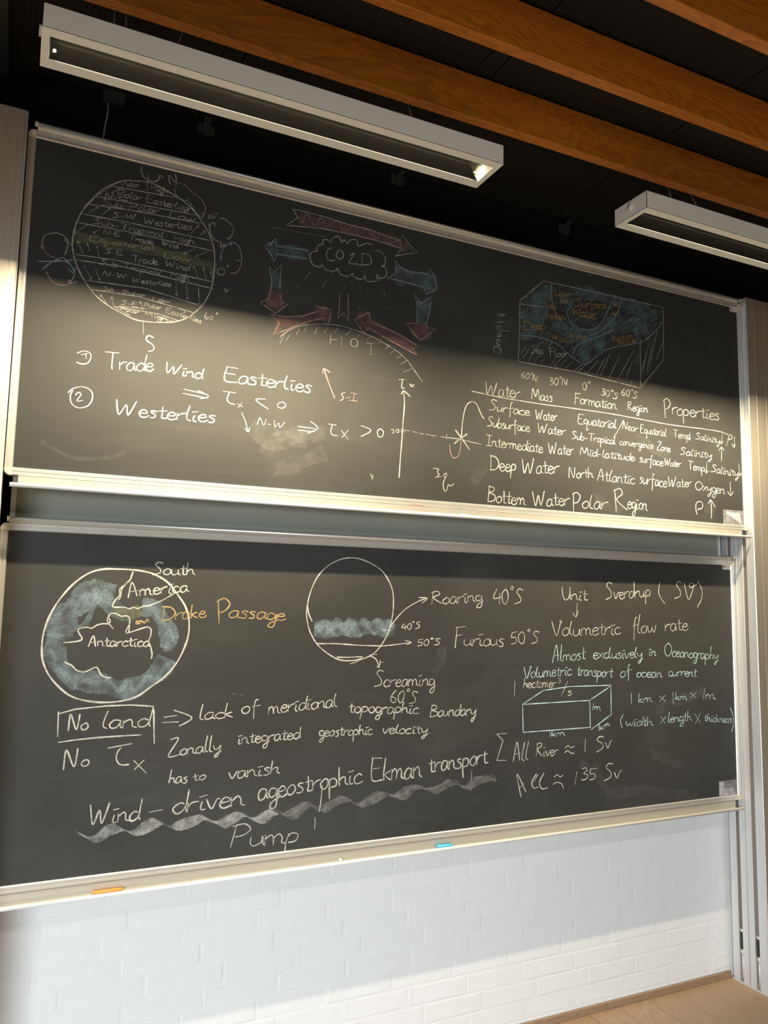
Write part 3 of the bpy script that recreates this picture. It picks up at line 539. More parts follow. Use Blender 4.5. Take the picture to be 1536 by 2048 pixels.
S|U|bd|4|blue_hatching|2132,772 2153,791;2097,925 2121,944;2240,802 2261,819;1984,874 2001,886;1800,853 1816,872;1802,732 1812,741;2525,915 2549,937;2356,860 2370,869;1858,847 1879,869;2391,830 2408,851;2179,719 2191,728;2041,884 2063,903;2251,833 2266,853;2416,920 2430,931;2125,689 2143,705;2197,851 2219,876;1821,863 1835,879;2019,837 2036,861;2072,666 2089,677;2163,757 2180,781;2051,946 2066,958;2043,692 2054,702;2393,946 2406,956;1902,874 1919,895;2203,835 2225,851;1807,742 1818,757;2243,818 2264,843;2142,914 2159,933;2041,805 2061,820;1879,838 1891,849;2277,798 2302,821;2179,768 2198,788;2212,789 2225,805;1956,932 1973,944;1900,924 1915,937;2209,729 2231,744;2139,764 2159,779;1895,805 1903,815;2206,728 2221,747;2055,800 2068,815;1996,689 2009,698;2102,939 2113,953;2047,893 2068,914;2314,931 2325,941;1912,728 1936,747;1996,841 2020,858;1878,866 1898,883;1837,782 1858,800;1985,935 1994,947;1873,812 1895,832;1787,776 1805,791;1947,941 1961,962;1859,834 1869,849;2450,886 2471,908;2386,871 2407,885;2048,665 2059,678;2523,918 2542,941;2055,895 2069,911;2008,788 2030,808;2238,888 2259,902;2027,865 2040,881;2084,664 2097,683;2210,818 2228,840;2405,916 2421,932;2210,843 2226,864;2058,659 2073,676;1812,810 1835,828;2138,821 2155,841;1944,881 1957,898;2443,943 2462,955;2229,884 2240,899;2409,881 2429,893;2322,929 2339,946;1821,793 1832,802;2332,939 2353,957;1843,811 1866,827;2160,718 2180,736;1871,797 1882,805;2400,849 2421,872;2162,733 2181,758;2123,914 2139,929;2185,715 2206,728;2046,879 2058,893;2203,730 2215,741;2090,772 2110,791;1837,801 1852,821;2459,870 2487,891;2234,740 2246,748;2248,837 2271,855;2046,927 2060,939;2398,864 2417,888;2478,826 2494,842;2107,726 2135,744;1902,799 1912,808;2090,921 2101,932;2080,666 2094,679;2034,731 2051,749;2239,848 2259,861;1863,881 1883,903;2463,830 2480,841;2045,926 2058,940;2014,790 2029,803;2055,772 2064,783;1875,918 1898,939;2122,666 2136,679;2402,844 2418,857;2428,853 2443,868;2043,791 2056,807;1894,853 1906,869;2365,931 2387,944;2254,799 2267,810;2215,783 2241,803;2334,840 2348,856;1799,753 1808,766;2229,881 2255,899;2219,839 2244,859;1834,775 1849,793;2043,787 2064,809;2192,701 2213,722;1904,837 1924,855;2093,782 2111,796;1906,815 1918,824;2232,913 2252,932;2065,658 2080,678;2274,795 2291,806;2406,920 2416,931;1865,846 1885,868;2068,678 2090,693;2301,941 2325,963;1976,773 1988,783;2442,858 2458,868;2194,725 2211,740;1897,880 1916,904;2083,647 2103,663;2096,817 2109,825;2243,761 2265,783;2431,844 2457,862;2125,654 2144,668;1843,720 1851,730;2206,719 2229,741;2141,706 2158,717;1907,906 1927,920;2064,808 2082,828;1957,764 1979,783;2034,694 2052,710;2210,710 2221,721;2241,821 2256,833;2376,826 2399,840;1903,740 1920,751;2388,907 2402,916;1824,855 1840,871;1924,904 1939,921;2133,806 2153,830;2336,883 2354,903;2001,688 2019,707;2154,805 2163,817;2081,817 2097,840;2260,821 2276,836;1875,885 1895,903;2243,792 2267,808;2299,901 2321,920;2248,917 2266,931;1910,922 1928,940;1829,716 1846,733;1858,778 1877,791;2137,734 2150,745;1981,944 2002,961;2332,824 2360,842;2098,679 2116,701;2220,815 2230,826;2333,852 2348,862;1790,735 1806,754;2298,823 2321,838;2068,725 2088,748;2228,928 2244,948;2055,897 2079,917;1824,792 1836,810;1918,712 1932,723;2485,848 2504,873;2177,695 2201,715;2116,911 2137,925;2450,869 2461,881;2174,927 2191,948;2020,698 2034,716;2437,795 2460,817;1900,837 1922,857;2140,805 2165,827;2536,912 2548,925;2202,715 2218,734;2183,700 2201,716;2154,715 2174,729;1879,856 1896,869;2117,657 2136,679;2129,657 2150,677;2071,776 2089,798;2046,779 2063,793;2106,931 2124,948;2476,822 2497,847;2178,714 2206,733;2341,817 2363,836;1797,855 1814,868;2014,792 2032,805;2160,930 2176,949;2371,815 2398,833;1797,776 1817,798;2123,935 2138,953;2201,859 2230,878;2430,824 2448,841;2310,835 2325,852;2413,936 2429,954;2188,740 2199,751;2028,744 2048,757;2045,916 2066,933;2046,786 2070,807;1822,871 1834,887;2064,689 2077,702;2253,825 2276,849;2178,866 2195,881;1807,837 1827,857;2277,832 2298,852;1940,789 1965,807;1914,898 1925,907;2101,645 2113,659;2043,723 2059,736;2185,694 2200,703;2198,797 2209,812;2224,742 2247,765;2354,951 2370,962;2173,947 2187,961;2367,898 2385,921;2359,933 2372,949;1945,855 1960,877;2457,856 2480,874;2101,930 2115,950;1889,708 1905,725;2160,834 2185,850;1937,934 1947,946;2511,930 2527,946;2303,825 2321,844;2051,940 2067,961;2160,779 2181,793;1903,920 1918,932;2181,813 2195,833;2175,721 2188,736;2038,717 2051,735;2064,945 2089,962;2244,860 2265,883;2438,885 2459,903;2229,846 2248,869;2043,686 2065,706;2094,766 2114,788;2500,866 2516,883;2326,916 2342,928;2082,656 2102,672;2050,674 2068,687;2195,707 2222,724;2395,830 2410,844;2062,784 2086,802;2202,874 2218,891;2200,856 2215,869;2033,826 2050,840;2058,760 2082,779;1922,895 1930,906;2317,897 2337,913;2117,670 2140,689;2061,923 2082,938;2072,645 2093,664;2393,863 2414,878;1911,733 1929,745;1834,770 1847,785;2464,827 2484,851;2496,872 2517,885;2370,876 2385,891;2446,899 2464,922;2380,909 2392,926;2252,903 2265,916;1848,892 1866,909;2125,730 2140,749;2220,718 2243,735;2097,684 2114,698;2489,864 2516,884;1874,846 1895,867;2278,738 2294,749;1886,864 1897,873;1858,835 1871,851;1921,928 1930,942;2066,914 2079,927;2251,821 2275,844;2124,806 2134,819;1973,767 1991,778;1872,862 1884,876;1930,875 1942,888;2015,859 2030,869;1822,844 1845,861;2060,816 2078,828;2092,701 2106,718;1824,871 1836,880;1922,759 1933,770;2107,729 2126,753;2315,876 2336,893;2381,861 2400,885;2244,754 2267,769;2367,917 2392,939;2364,866 2384,885;2035,718 2057,740;1950,945 1964,956;2183,947 2199,958;1864,878 1872,889;2395,870 2415,893;2077,761 2089,775;2037,792 2049,808;1790,830 1808,850;2033,941 2054,957;1901,783 1911,794;2077,680 2093,701;1900,792 1909,803;1856,828 1866,840;1929,873 1939,883;2499,889 2518,903;2197,706 2210,722;1844,851 1864,868;2032,876 2052,894;1845,871 1865,888;2217,853 2234,871;2038,748 2060,767;1818,768 1839,784;1854,887 1876,908;2159,822 2168,835;2248,917 2266,930;2116,653 2133,673;2414,914 2436,931;1886,718 1904,731;1930,742 1945,762;1846,887 1864,910;1808,831 1819,841;2055,865 2071,882;2442,876 2460,889;1893,863 1903,876;2103,710 2118,728;1843,781 1858,795;1878,901 1892,920;1847,876 1862,892;1892,726 1904,741;2163,810 2182,824;2032,878 2053,893;2167,703 2183,722;2264,793 2285,811;1961,862 1974,877;2304,935 2314,946;1844,828 1858,840;2254,849 2268,863;1903,914 1917,933;2019,748 2029,763;1787,709 1810,724;2462,852 2478,869;2064,695 2081,718;2046,674 2057,684;2102,735 2115,743;2243,910 2262,934;2477,885 2493,899;2241,834 2261,856;2469,863 2486,884;2488,877 2501,889;2136,930 2153,941;2382,865 2395,875;2404,815 2430,834;2019,764 2029,775;1870,812 1891,834;1890,799 1909,823;2330,872 2342,886;2264,831 2275,845;1893,710 1910,724;2341,841 2357,851;2355,882 2372,894;2123,909 2147,930;2090,913 2104,929;2486,887 2495,898;2034,762 2061,780;2474,927 2495,940;2372,944 2384,962;1801,714 1815,728;2407,835 2426,852;2101,777 2128,794;1925,722 1937,735;2345,893 2358,903;2130,813 2149,831;2024,789 2038,807;2442,903 2459,921;2291,817 2313,832;1806,858 1831,878;2041,807 2061,823;2069,694 2081,705;2024,827 2045,845;2038,772 2050,782;2469,903 2494,923;2015,767 2026,777;2399,874 2412,886;2496,845 2520,870;2408,947 2420,963;1847,887 1865,909;2539,935 2553,946;2071,816 2089,839;2129,694 2147,707;2026,755 2036,765;1892,895 1907,914;1792,816 1810,835;1973,750 1988,769;2508,920 2528,940;2504,892 2521,915;2524,885 2544,901;2134,785 2159,806;1979,786 1999,802;1888,875 1903,894;2203,834 2216,847;2298,913 2326,930;1836,774 1849,783;2006,768 2023,778;1853,868 1873,889;2244,928 2261,938;2091,904 2108,921;1790,710 1802,720;2486,929 2509,953;1864,856 1883,875;2169,718 2192,734;2228,799 2239,814;2044,689 2057,702;1892,835 1901,846;1860,824 1869,836;1962,870 1980,882;1884,794 1901,806;2411,850 2430,870;2092,776 2102,787;1888,829 1908,844;2227,846 2239,858;2111,818 2134,835;2031,673 2041,683;2090,646 2106,658;2313,815 2338,833;2435,863 2460,878;1848,810 1871,830;2154,722 2180,738;2431,942 2455,958;2029,740 2046,758;2534,932 2549,946;2115,731 2132,744;2316,864 2329,874;2037,843 2057,857;2066,728 2088,750;2087,904 2108,918;2352,866 2372,880;2174,712 2191,731;1872,847 1882,855;2181,798 2205,813;2124,826 2143,840;2420,851 2439,864;1885,794 1897,802;2325,825 2338,837;1886,724 1903,739;2377,826 2394,838;2038,860 2056,877;2371,826 2394,844;2224,786 2237,801;2064,788 2085,803;1879,723 1894,737;2040,885 2060,903;1917,729 1941,744;2362,944 2380,959;2041,893 2055,902;1974,772 1990,789;2391,898 2409,922;2127,658 2143,668;1869,824 1884,845;2089,689 2101,705;2001,857 2012,868;2213,760 2229,780;2166,779 2181,794;2097,674 2110,687;2206,926 2222,945;2237,777 2253,795;2291,801 2303,810;2400,860 2420,876;1866,818 1885,831;2044,681 2065,695;2174,935 2187,953;2351,831 2369,850;2151,670 2178,690;2458,945 2484,965;1904,781 1922,805;1843,887 1861,908;2089,761 2104,782;2331,809 2353,828;2041,772 2059,785;2462,820 2483,840;1820,836 1833,850;2392,941 2405,953;2344,852 2366,873;2004,767 2019,784;2106,806 2124,829;1997,775 2010,790;2369,879 2387,892;1952,858 1970,879;1801,804 1816,817;1890,901 1910,915;1911,715 1925,728;2200,932 2214,951;1853,836 1867,851;2041,803 2054,816;2101,724 2119,743;2069,679 2096,696;2044,880 2055,892;1803,812 1814,821;2235,892 2256,908;2315,797 2336,818;2157,786 2185,804;2021,695 2036,716;1944,774 1963,792;2158,807 2182,830;2078,673 2091,685;2248,898 2259,909;2180,720 2196,736|0
S|U|bf|60|blue_hatching|1802,776 1856,829 1901,887 1893,810 1841,739 1805,721;1931,943 1926,879;2067,950 2185,947 2307,940 2475,937;2348,924 2474,913 2518,928;2305,830 2431,872;1959,791 2019,763 2112,759 2223,804 2314,885;2080,703 2158,728 2222,771;2095,667 2142,687;2456,856 2387,811;2021,929 2021,878|1
S|U|w3|3|seabed_hatching|1805,617 1841,666;1834,615 1892,698;1863,614 1892,649;1929,682 1950,708;1798,634 1819,668;1892,612 1914,634;1943,610 1966,642;1958,609 2007,657;1988,611 2026,651;2018,609 2056,643;2063,605 2110,644;2079,602 2134,651;2125,602 2189,669;2172,602 2221,680;2196,603 2249,704;2243,603 2302,705;2288,596 2377,737;2333,612 2376,697;2421,644 2443,707;2425,665 2471,798;2450,655 2493,815;2459,656 2516,853;2503,716 2549,804;1798,695 1807,707;1805,690 1823,708;1914,689 1929,711;1892,686 1914,711;2410,729 2384,685;1834,603 1839,622;1973,602 1968,616;2117,595 2114,610;2242,598 2242,612;2361,587 2364,604;2392,673 2409,702;2454,795 2472,812;2434,679 2448,735|0
T|U|o2|3|Subsur|1956,901,2042,915,13|1.8
T|U|o2|3|face|1990,881,2032,887,11|2
T|U|o2|4|Surface|2070,877,2234,897,18|1.9
T|U|o2|4|Water|2052,839,2180,847,17|1.9
S|U|o2|4|orange_underline|2086,841 2128,842 2174,842|1
T|U|o2|3|W|2269,916,2294,920,9|2
T|U|o2|3|ater|2261,875,2293,878,9|2
T|U|o2|3|Inter|1911,842,1975,845,13|2
T|U|o2|3|mediate|1919,802,2020,811,13|2
T|U|o2|4|Deep|1814,735,1920,756,17|2
T|U|o2|3|Water|1944,719,2057,712,14|2
T|U|o2|3|Water|2038,741,2131,748,11|2
T|U|o2|3|Bottom|2264,757,2374,794,13|2
T|U|o2|3|Water|2295,747,2405,782,11|2
T|U|w3|4|Sea|1845,645,1905,651,15|2.2
T|U|w3|4|Floor|1936,643,2030,658,15|2.3
S|U|w3|4|depth_letters|1671,624 1703,617;1672,627 1669,638 1686,647 1703,638 1703,620;1693,657 1696,676 1684,671 1687,653 1705,656;1693,684 1703,701 1693,705 1687,689 1706,690;1686,713 1743,717;1687,714 1684,725 1699,731 1705,720;1682,743 1724,753;1699,743 1699,752;1685,774 1720,774;1703,772 1696,779 1724,782|1
T|U|w3|4|60*N|1798,539,1877,533,13|1.9
T|U|w3|4|30*N|1934,529,2028,537,15|1.9
T|U|w3|4|0*|2102,530,2140,531,17|1.9
T|U|w3|4|30*S|2196,522,2286,510,15|1.9
T|U|w3|4|60*S|2307,534,2393,529,16|1.9
S|U|sm|14|eraser_smear|93,106 139,81 188,65 273,73 330,96|1
S|U|sm|60|eraser_smear|773,131 797,175 875,201 983,230|1
S|U|sm|60|eraser_smear|800,83 878,107 985,160|1
S|U|sm|80|eraser_smear|719,218 806,185 911,213|1
S|U|sm|45|eraser_smear|2382,368 2464,329 2568,290|1
S|U|sm|45|eraser_smear|1693,426 1736,424|1
S|U|sm|45|eraser_smear|1578,98 1610,143 1643,167|1
S|U|sm|45|eraser_smear|2160,114 2216,57 2314,48|1
S|U|sm|45|eraser_smear|2768,78 2836,91|1
S|L|sm|40|eraser_smear|1502,686 1496,632 1469,585|1
S|L|sm|50|eraser_smear|2502,234 2594,207 2687,167|1
S|L|sm|50|eraser_smear|2135,219 2219,174 2268,92|1
S|L|sm|50|eraser_smear|2544,409 2836,483|1
S|L|sm|50|eraser_smear|2268,79 2444,84 2770,29|1
S|L|w|7|globe_outline|382,932 339,933 293,931 252,917 209,882 172,832 149,785 136,735 134,689 140,651 158,612 191,573 225,547 266,533 315,526 368,528 414,540 456,569 498,600 533,644 555,693 565,734 564,776 552,817 527,854 492,895 451,919 418,928 382,932|1
S|L|w|5|south_america_coast|383,927 376,902 363,887 346,871 347,853 335,837 327,820 334,815 361,815 377,811 392,815 402,811 420,819 434,820 455,828 475,837 495,849 512,860;370,896 352,871 351,851 344,837|1
S|L|w|5|antarctica_coast|193,707 227,710 241,714 245,719 239,729 232,742 237,750 258,753 271,750 284,759 302,764 319,764 323,774 316,784 323,795 339,795 355,787 370,789 380,781 381,759 379,736 371,740 383,767;379,736 408,746 435,754 447,746 446,724 441,710 448,694 454,669 452,655;316,792 321,790 314,774 325,758 334,748;199,649 220,639 235,624 258,619 287,632 295,628 305,610 319,601 336,600|1
S|L|bf2|85|blue_current_ring|330,853 289,862 260,853 228,821 200,797 184,758 173,719|1
S|L|bf2|62|blue_current_ring|172,735 170,688 185,642 211,611 245,591|1
S|L|bf2|68|blue_current_ring|230,591 274,590 328,576 367,563 413,570 451,593 485,624 500,657|1
S|L|bf2|58|blue_current_ring|416,815 452,812 477,783 495,751 505,718 494,685|1
S|L|bf2|48|blue_current_ring|263,865 294,838 330,814 362,791 393,791|1
S|L|bf2|16|blue_scribbles|173,789 212,831 214,809 252,857 247,805 276,830 253,766 224,750;297,866 329,838;266,869 283,842;172,642 200,611 234,581 263,594 297,581 327,592 359,560 388,587 405,558 443,597 467,588 504,644;439,824 469,783 499,751 518,709;448,816 473,800;481,710 500,734 495,677;155,689 171,661 169,642|1
S|L|gf|40|ochre_smudge|335,802 362,795 393,799 412,807|1
T|L|w|5|South|441,918,575,922,20|2
T|L|w|5|America|369,846,558,868,20|2.2
T|L|w|5|Antarctica|261,695,444,694,16|2
T|L|o|5|Drake|478,775,618,786,21|2.1
S|L|o|6|orange_zigzag_arrow|399,765 414,773 426,767 434,779 440,771;404,775 400,765 415,765;435,781 439,769|1
T|L|o|5|P|663,765,707,772,27|2.9
T|L|o|5|assage|695,787,886,776,23|1.9
S|L|w|5|globe_outline|1124,999 1083,991 1041,969 1005,934 982,891 969,846 964,801 972,757 987,723 1012,690 1049,662 1092,641 1136,638 1179,644 1217,659 1248,688 1273,728 1289,775 1296,827 1293,880 1276,921 1249,955 1210,979 1165,995 1124,999;967,834 972,801 986,773|1
S|L|w|5|latitude_line|1003,698 1085,697 1166,691 1258,688;1080,651 1117,650 1179,651;1086,643 1117,638 1154,640 1173,646;1130,627 1164,636|1
S|L|bf2|28|blue_triangle_band|1005,743 1034,773 1053,751 1080,774 1102,751 1126,780 1152,751 1182,777 1208,751 1234,774 1260,751 1279,775 1299,751|1
S|L|bf2|62|blue_triangle_band|993,748 1035,747 1090,748 1152,751 1215,754 1260,751 1302,751|1
S|L|bf2|14|blue_triangle_band|1005,745 1032,726 1053,745 1078,726 1102,748 1121,728 1136,745 1162,723 1196,751 1225,731 1247,751 1273,731 1302,751|1
S|L|w|4|curved_arrow|1279,744 1305,781 1344,819 1391,846 1431,861;1400,863 1435,861 1412,842;1257,744 1291,743;1258,688 1313,693 1369,700;1345,707 1371,700 1351,692;1204,657 1236,658;1207,654 1230,642 1243,616;1232,618 1243,613 1248,639;1249,630 1262,630|1
T|L|w|4|40*S|1332,744,1409,751,13|1.8
T|L|w|4|50*S|1396,687,1495,690,13|1.8
T|L|w|4|Screaming|1226,544,1469,543,24|2.4
T|L|w|4|60*S|1289,489,1396,479,21|2.1
T|L|w|4|Roaring|1453,838,1673,854,23|2.1
T|L|w|4|40*S|1727,843,1861,844,27|2.2
T|L|w|4|Furious|1552,686,1774,684,27|2.6
T|L|w|4|50*S|1807,690,1939,692,24|2
T|L|w|4|Unit|2054,865,2182,865,24|2.2
S|L|w|4|down_arrow|2131,857 2125,798;2106,815 2124,797 2134,822|1
T|L|w|4|Sverdrup|2280,870,2526,886,28|2.5
T|L|w|4|(|2585,864,2606,873,31|2.4
T|L|w|4|S|2662,882,2707,882,36|2.1
S|L|w|4|volume_symbol|2722,953 2744,880 2767,908 2778,945 2756,949 2759,931 2810,951|1
S|L|w|4|closing_bracket|2804,964 2828,923 2824,882 2797,844|1
T|L|w|4|Volumetric|2002,721,2356,726,30|1.9
T|L|w|4|f|2418,732,2447,732,33|2
T|L|w|4|low|2449,729,2550,737,30|2.6
T|L|w|4|rate|2606,741,2736,744,29|2
T|L|c|4|Almost|2001,620,2168,626,24|2.7
T|L|c|4|exclusively|2211,630,2473,627,23|2
T|L|c|4|in|2508,638,2549,635,19|2
T|L|c|4|Oceanography|2599,634,2915,612,23|2.5
T|L|c|4|Volumetric|1866,559,2098,564,24|1.8
T|L|c|4|transport|2125,563,2308,550,23|2
T|L|c|4|of|2350,549,2411,554,23|2
T|L|c|4|ocean|2440,547,2580,545,21|2
T|L|c|4|current|2618,548,2782,542,21|2
T|L|w|4|1|1817,491,1827,491,27|2.1
T|L|w|4|hectomer|1865,521,2020,520,19|2
T|L|w|3|3|2033,534,2047,537,10|1.9
T|L|w|4|/|2046,493,2077,494,21|2.2
T|L|w|4|s|2079,485,2098,487,16|2
S|L|c|5|box_outline|1860,459 1959,509;1959,509 2089,520;2089,520 2302,519;1860,459 2189,462;2189,462 2300,516;1860,459 1863,353;1863,353 2193,355;2189,462 2191,355;2300,516 2300,398;2192,345 2300,401|0
T|L|c|4|1m|2199,423,2244,419,16|1.7
T|L|c|4|1km|1985,328,2062,332,12|1.9
T|L|c|4|1km|2234,337,2291,357,13|2
T|L|c|4|1|2403,439,2416,441,22|2
T|L|c|4|km|2448,442,2521,443,18|2.2
T|L|c|4|x|2561,442,2596,443,25|2
T|L|c|4|1|2639,428,2650,429,25|2
T|L|c|4|km|2656,445,2721,444,17|2
T|L|c|4|x|2741,452,2777,451,23|2
T|L|c|4|1m|2815,442,2890,442,22|2.1
T|L|c|4|(|2347,351,2361,350,20|2.2
T|L|c|4|width|2378,350,2522,345,19|2
T|L|c|4|x|2566,352,2596,350,29|2
T|L|c|4|length|2608,353,2747,355,20|2.2
T|L|c|4|x|2766,343,2799,343,42|2
T|L|c|4|thickness|2821,349,2988,334,17|2
S|L|c|4|closing_bracket|2981,402 2997,368 3000,332 2987,295|1
S|L|w|5|sigma_symbol|1738,353 1787,353;1745,351 1770,328 1742,256 1784,253|0
T|L|w|5|All|1813,248,1885,248,24|2.9
T|L|w|5|River|1922,258,2028,257,21|2.4
S|L|w|5|approximately|2062,280 2078,290 2091,281 2110,286;2060,263 2076,271 2090,261 2109,258|1
T|L|w|5|1|2159,259,2168,259,25|2.1
T|L|w|5|Sv|2220,256,2298,270,25|2.2
T|L|w|5|A|1849,113,1882,131,28|2.9
S|L|w|6|double_c|1925,193 1903,164 1911,141 1934,143;1961,194 1939,161 1950,135 1979,137;1933,191 1909,161|1
S|L|w|5|approximately|2008,174 2024,182 2038,172 2053,179;2003,146 2019,153 2044,146 2054,126|1
T|L|w|5|1|2108,137,2116,136,24|2.1
T|L|w|5|35|2141,153,2218,147,22|2.1
T|L|w|5|Sv|2256,140,2343,148,26|2.5
S|L|w|6|box_around_words|193,498 238,509 325,515 397,515 468,508;191,504 193,430;464,508 468,492 474,394;195,414 244,419 309,422 375,423 434,423|0
T|L|w|6|No|221,446,277,447,19|2.5
T|L|w|5|land|314,448,456,445,25|2.1
T|L|w|6|N|215,334,259,340,26|2.1
T|L|w|6|o|263,340,284,339,20|2
S|L|w|6|tau_symbol|337,389 408,398;376,389 365,373 364,353 377,337 402,336;415,347 455,306;447,347 418,319|1
S|L|w|5|implication_arrow|500,473 540,477;495,457 547,457;529,494 587,468 548,443|1
T|L|w|5|lack|610,460,721,462,20|2.4
T|L|w|5|of|749,473,806,473,22|2
T|L|w|5|Zonally|520,352,685,360,19|2.7
T|L|w|5|has|525,270,581,268,18|2.3
T|L|w|5|to|599,269,640,275,14|2
T|L|w|5|vanish|714,267,884,273,22|2
T|L|w|6|Wind|295,163,439,168,27|2.3
S|L|w|4|dash|467,188 510,192|1
T|L|w|6|driven|541,175,767,182,31|2.2
T|L|w|5|meridional|841,468,1086,482,24|1.9
T|L|w|5|topographic|1129,460,1403,444,21|1.9
T|L|w|5|Boundary|1453,431,1647,427,22|2
T|L|w|5|integrated|739,376,953,382,20|1.9
T|L|w|5|geostrophic|1022,384,1221,381,19|1.8
T|L|w|5|velocity.|1262,382,1454,371,18|1.8
T|L|w|6|ageostrophic|815,194,1184,218,32|2
T|L|w|6|Ekman|1222,222,1418,219,36|2.1
T|L|w|6|transport|1451,232,1701,249,33|1.7
S|L|w|4|loose_strokes|1038,223 1035,177 1029,135;1014,120 1016,103 1014,82;1631,226 1630,190;1628,157 1629,154;856,187 859,161|1
T|L|w|5|Pump|728,54,960,44,32|2.2
S|L|wf2|46|wave_underline|277,145 287,132 303,125 325,127 346,141 372,152 390,149 410,134 435,130 462,143 484,156 503,157 527,141 550,133 588,144 621,155 645,156 670,138 695,128 724,139 749,153 769,152 795,135 821,129 846,144 872,151|1
S|L|wf|46|wave_underline|627,155 660,142 699,131 731,144 761,152 792,135 826,129 859,151 880,151 915,131 950,146 985,165 1007,157 1036,143 1080,160 1117,170 1140,165 1178,144 1216,154 1262,174 1294,168 1334,158 1374,182 1415,186 1456,168 1506,178 1549,193 1583,175 1618,169 1662,191 1729,191|1
S|L|wf|4|wave_underline|627,161 666,143 705,134 744,153 767,157 805,131 852,156 883,155 922,134 981,169 996,169 1033,139 1102,175 1140,168 1178,143 1262,179 1326,162 1402,190 1456,175 1553,197 1601,170 1679,204 1729,200 1733,173|1
S|L|wf|6|eraser_ghost|715,541 729,534;739,537 753,530|1'''
def spline(p, smooth, step=.004):
    if len(p) < 3 or not smooth:
        out = []
        for a, b in zip(p, p[1:]):
            n = max(1, int(math.hypot(b[0] - a[0], b[1] - a[1]) / .03))
            out += [(a[0] + (b[0] - a[0]) * k / n, a[1] + (b[1] - a[1]) * k / n) for k in range(n)]
        return out + [p[-1]]
    P = [p[0]] + p + [p[-1]]
    if math.hypot(p[0][0] - p[-1][0], p[0][1] - p[-1][1]) < 1e-4: P[0] = p[-2]; P[-1] = p[1]
    out = []
    for i in range(1, len(P) - 2):
        a, b, c, d = P[i - 1:i + 3]; n = max(2, min(14, int(math.hypot(c[0] - b[0], c[1] - b[1]) / step)))
        for k in range(n):
            t = k / n
            out.append(tuple(.5 * (2 * b[j] + (c[j] - a[j]) * t + (2 * a[j] - 5 * b[j] + 4 * c[j] - d[j]) * t * t + (3 * b[j] - a[j] - 3 * c[j] + d[j]) * t ** 3) for j in (0, 1)))
    return out + [p[-1]]
def ribbon(V, F, pts, wd, y, nib=None):
    q = [pts[0]]
    for p in pts[1:]:
        if math.hypot(p[0] - q[-1][0], p[1] - q[-1][1]) > 1e-4: q.append(p)
    if len(q) < 2: return
    base = len(V); n = len(q); ph = R.random() * 6; dd = 0
    for i, p in enumerate(q):
        a = q[max(i - 1, 0)]; b = q[min(i + 1, n - 1)]; tx, tz = b[0] - a[0], b[1] - a[1]; l = math.hypot(tx, tz) or 1; tx /= l; tz /= l
        if i: dd += math.hypot(p[0] - q[i - 1][0], p[1] - q[i - 1][1])
        h = wd * .5 * (.88 + .16 * math.sin(dd * 55 + ph) + R.uniform(-.08, .08))
        if wd < .012 and i in (0, n - 1): h *= .6
        ox, oz = (-tz * h, tx * h) if nib is None else (-nib[0] * h, -nib[1] * h)
        V.append((p[0] + ox, y, p[1] + oz)); V.append((p[0] - ox, y, p[1] - oz))
    for i in range(n - 1):
        k = base + 2 * i; F.append((k, k + 2, k + 3, k + 1))
idx = {'U': 0, 'L': 0}
for line in MARKS.strip().split('\n'):
    kind, bd, c, wmm, nm, data, k = line.split('|'); wd = float(wmm) / 1000 * (.84 if float(wmm) < 8 else 1); k = float(k)
    V = []; F = []; idx[bd] += 1; y = -.00035 - .000004 * idx[bd]
    if c in ('bf', 'bf2', 'pf', 'gf', 'sm') or (c == 'wf' and wd > .02): y += .0002
    if kind == 'S':
        for st in data.split(';'):
            pts = [tuple(int(v) / 1000 for v in p.split(',')) for p in st.split()]
            ribbon(V, F, spline(pts, k), wd, y, (.84, -.54) if nm == 'wave_underline' and wd > .01 else None)
        name = 'chalk_' + nm
    else:
        x0, z0, x1, z1, xh = [int(v) / 1000 for v in data.split(',')]
        adv = sum(GL[ch][0] for ch in nm) - 1; L_ = math.hypot(x1 - x0, z1 - z0); sx = L_ / adv; ux, uz = (x1 - x0) / L_, (z1 - z0) / L_; pen = 0
        for ch in nm:
            a_, st_ = GL[ch]; cap = ch.isupper() or ch.isdigit() or ch in '()/*'
            jz = R.uniform(-.05, .05) * xh; sh = R.uniform(-.02, .10)
            for st in st_.split(';'):
                if not st: continue
                pts = []
                for p in st.split():
                    gx, gz = (float(v) for v in p.split(',')); gx += R.uniform(-.35, .35); gz += R.uniform(-.35, .35)
                    hz = gz / 20 * k * xh if cap else (gz / 10 * xh if gz <= 10 else xh * (1 + (gz - 10) / 10 * (max(k, 1.7) - 1)))
                    hx = (pen + gx) * sx + hz * sh
                    pts.append((x0 + ux * hx - uz * hz, z0 + uz * hx + ux * hz + jz))
                ribbon(V, F, spline(pts, 1), wd, y)
            pen += a_
        name = 'chalk_writing'
    me = bpy.data.meshes.new(name); me.from_pydata(V, [], F); me.materials.append(CH[c])
    if F and me.polygons[0].normal.y > 0: me.flip_normals()
    o = bpy.data.objects.new(name, me); COL.objects.link(o); o.parent = bU if bd == 'U' else bLo
    if c != 'w': o['label'] = CNAME[c] + (' chalk writing' if kind == 'T' else ' chalk ' + nm.replace('blue_', '').replace('pink_', '').replace('red_', '').replace('_', ' '))

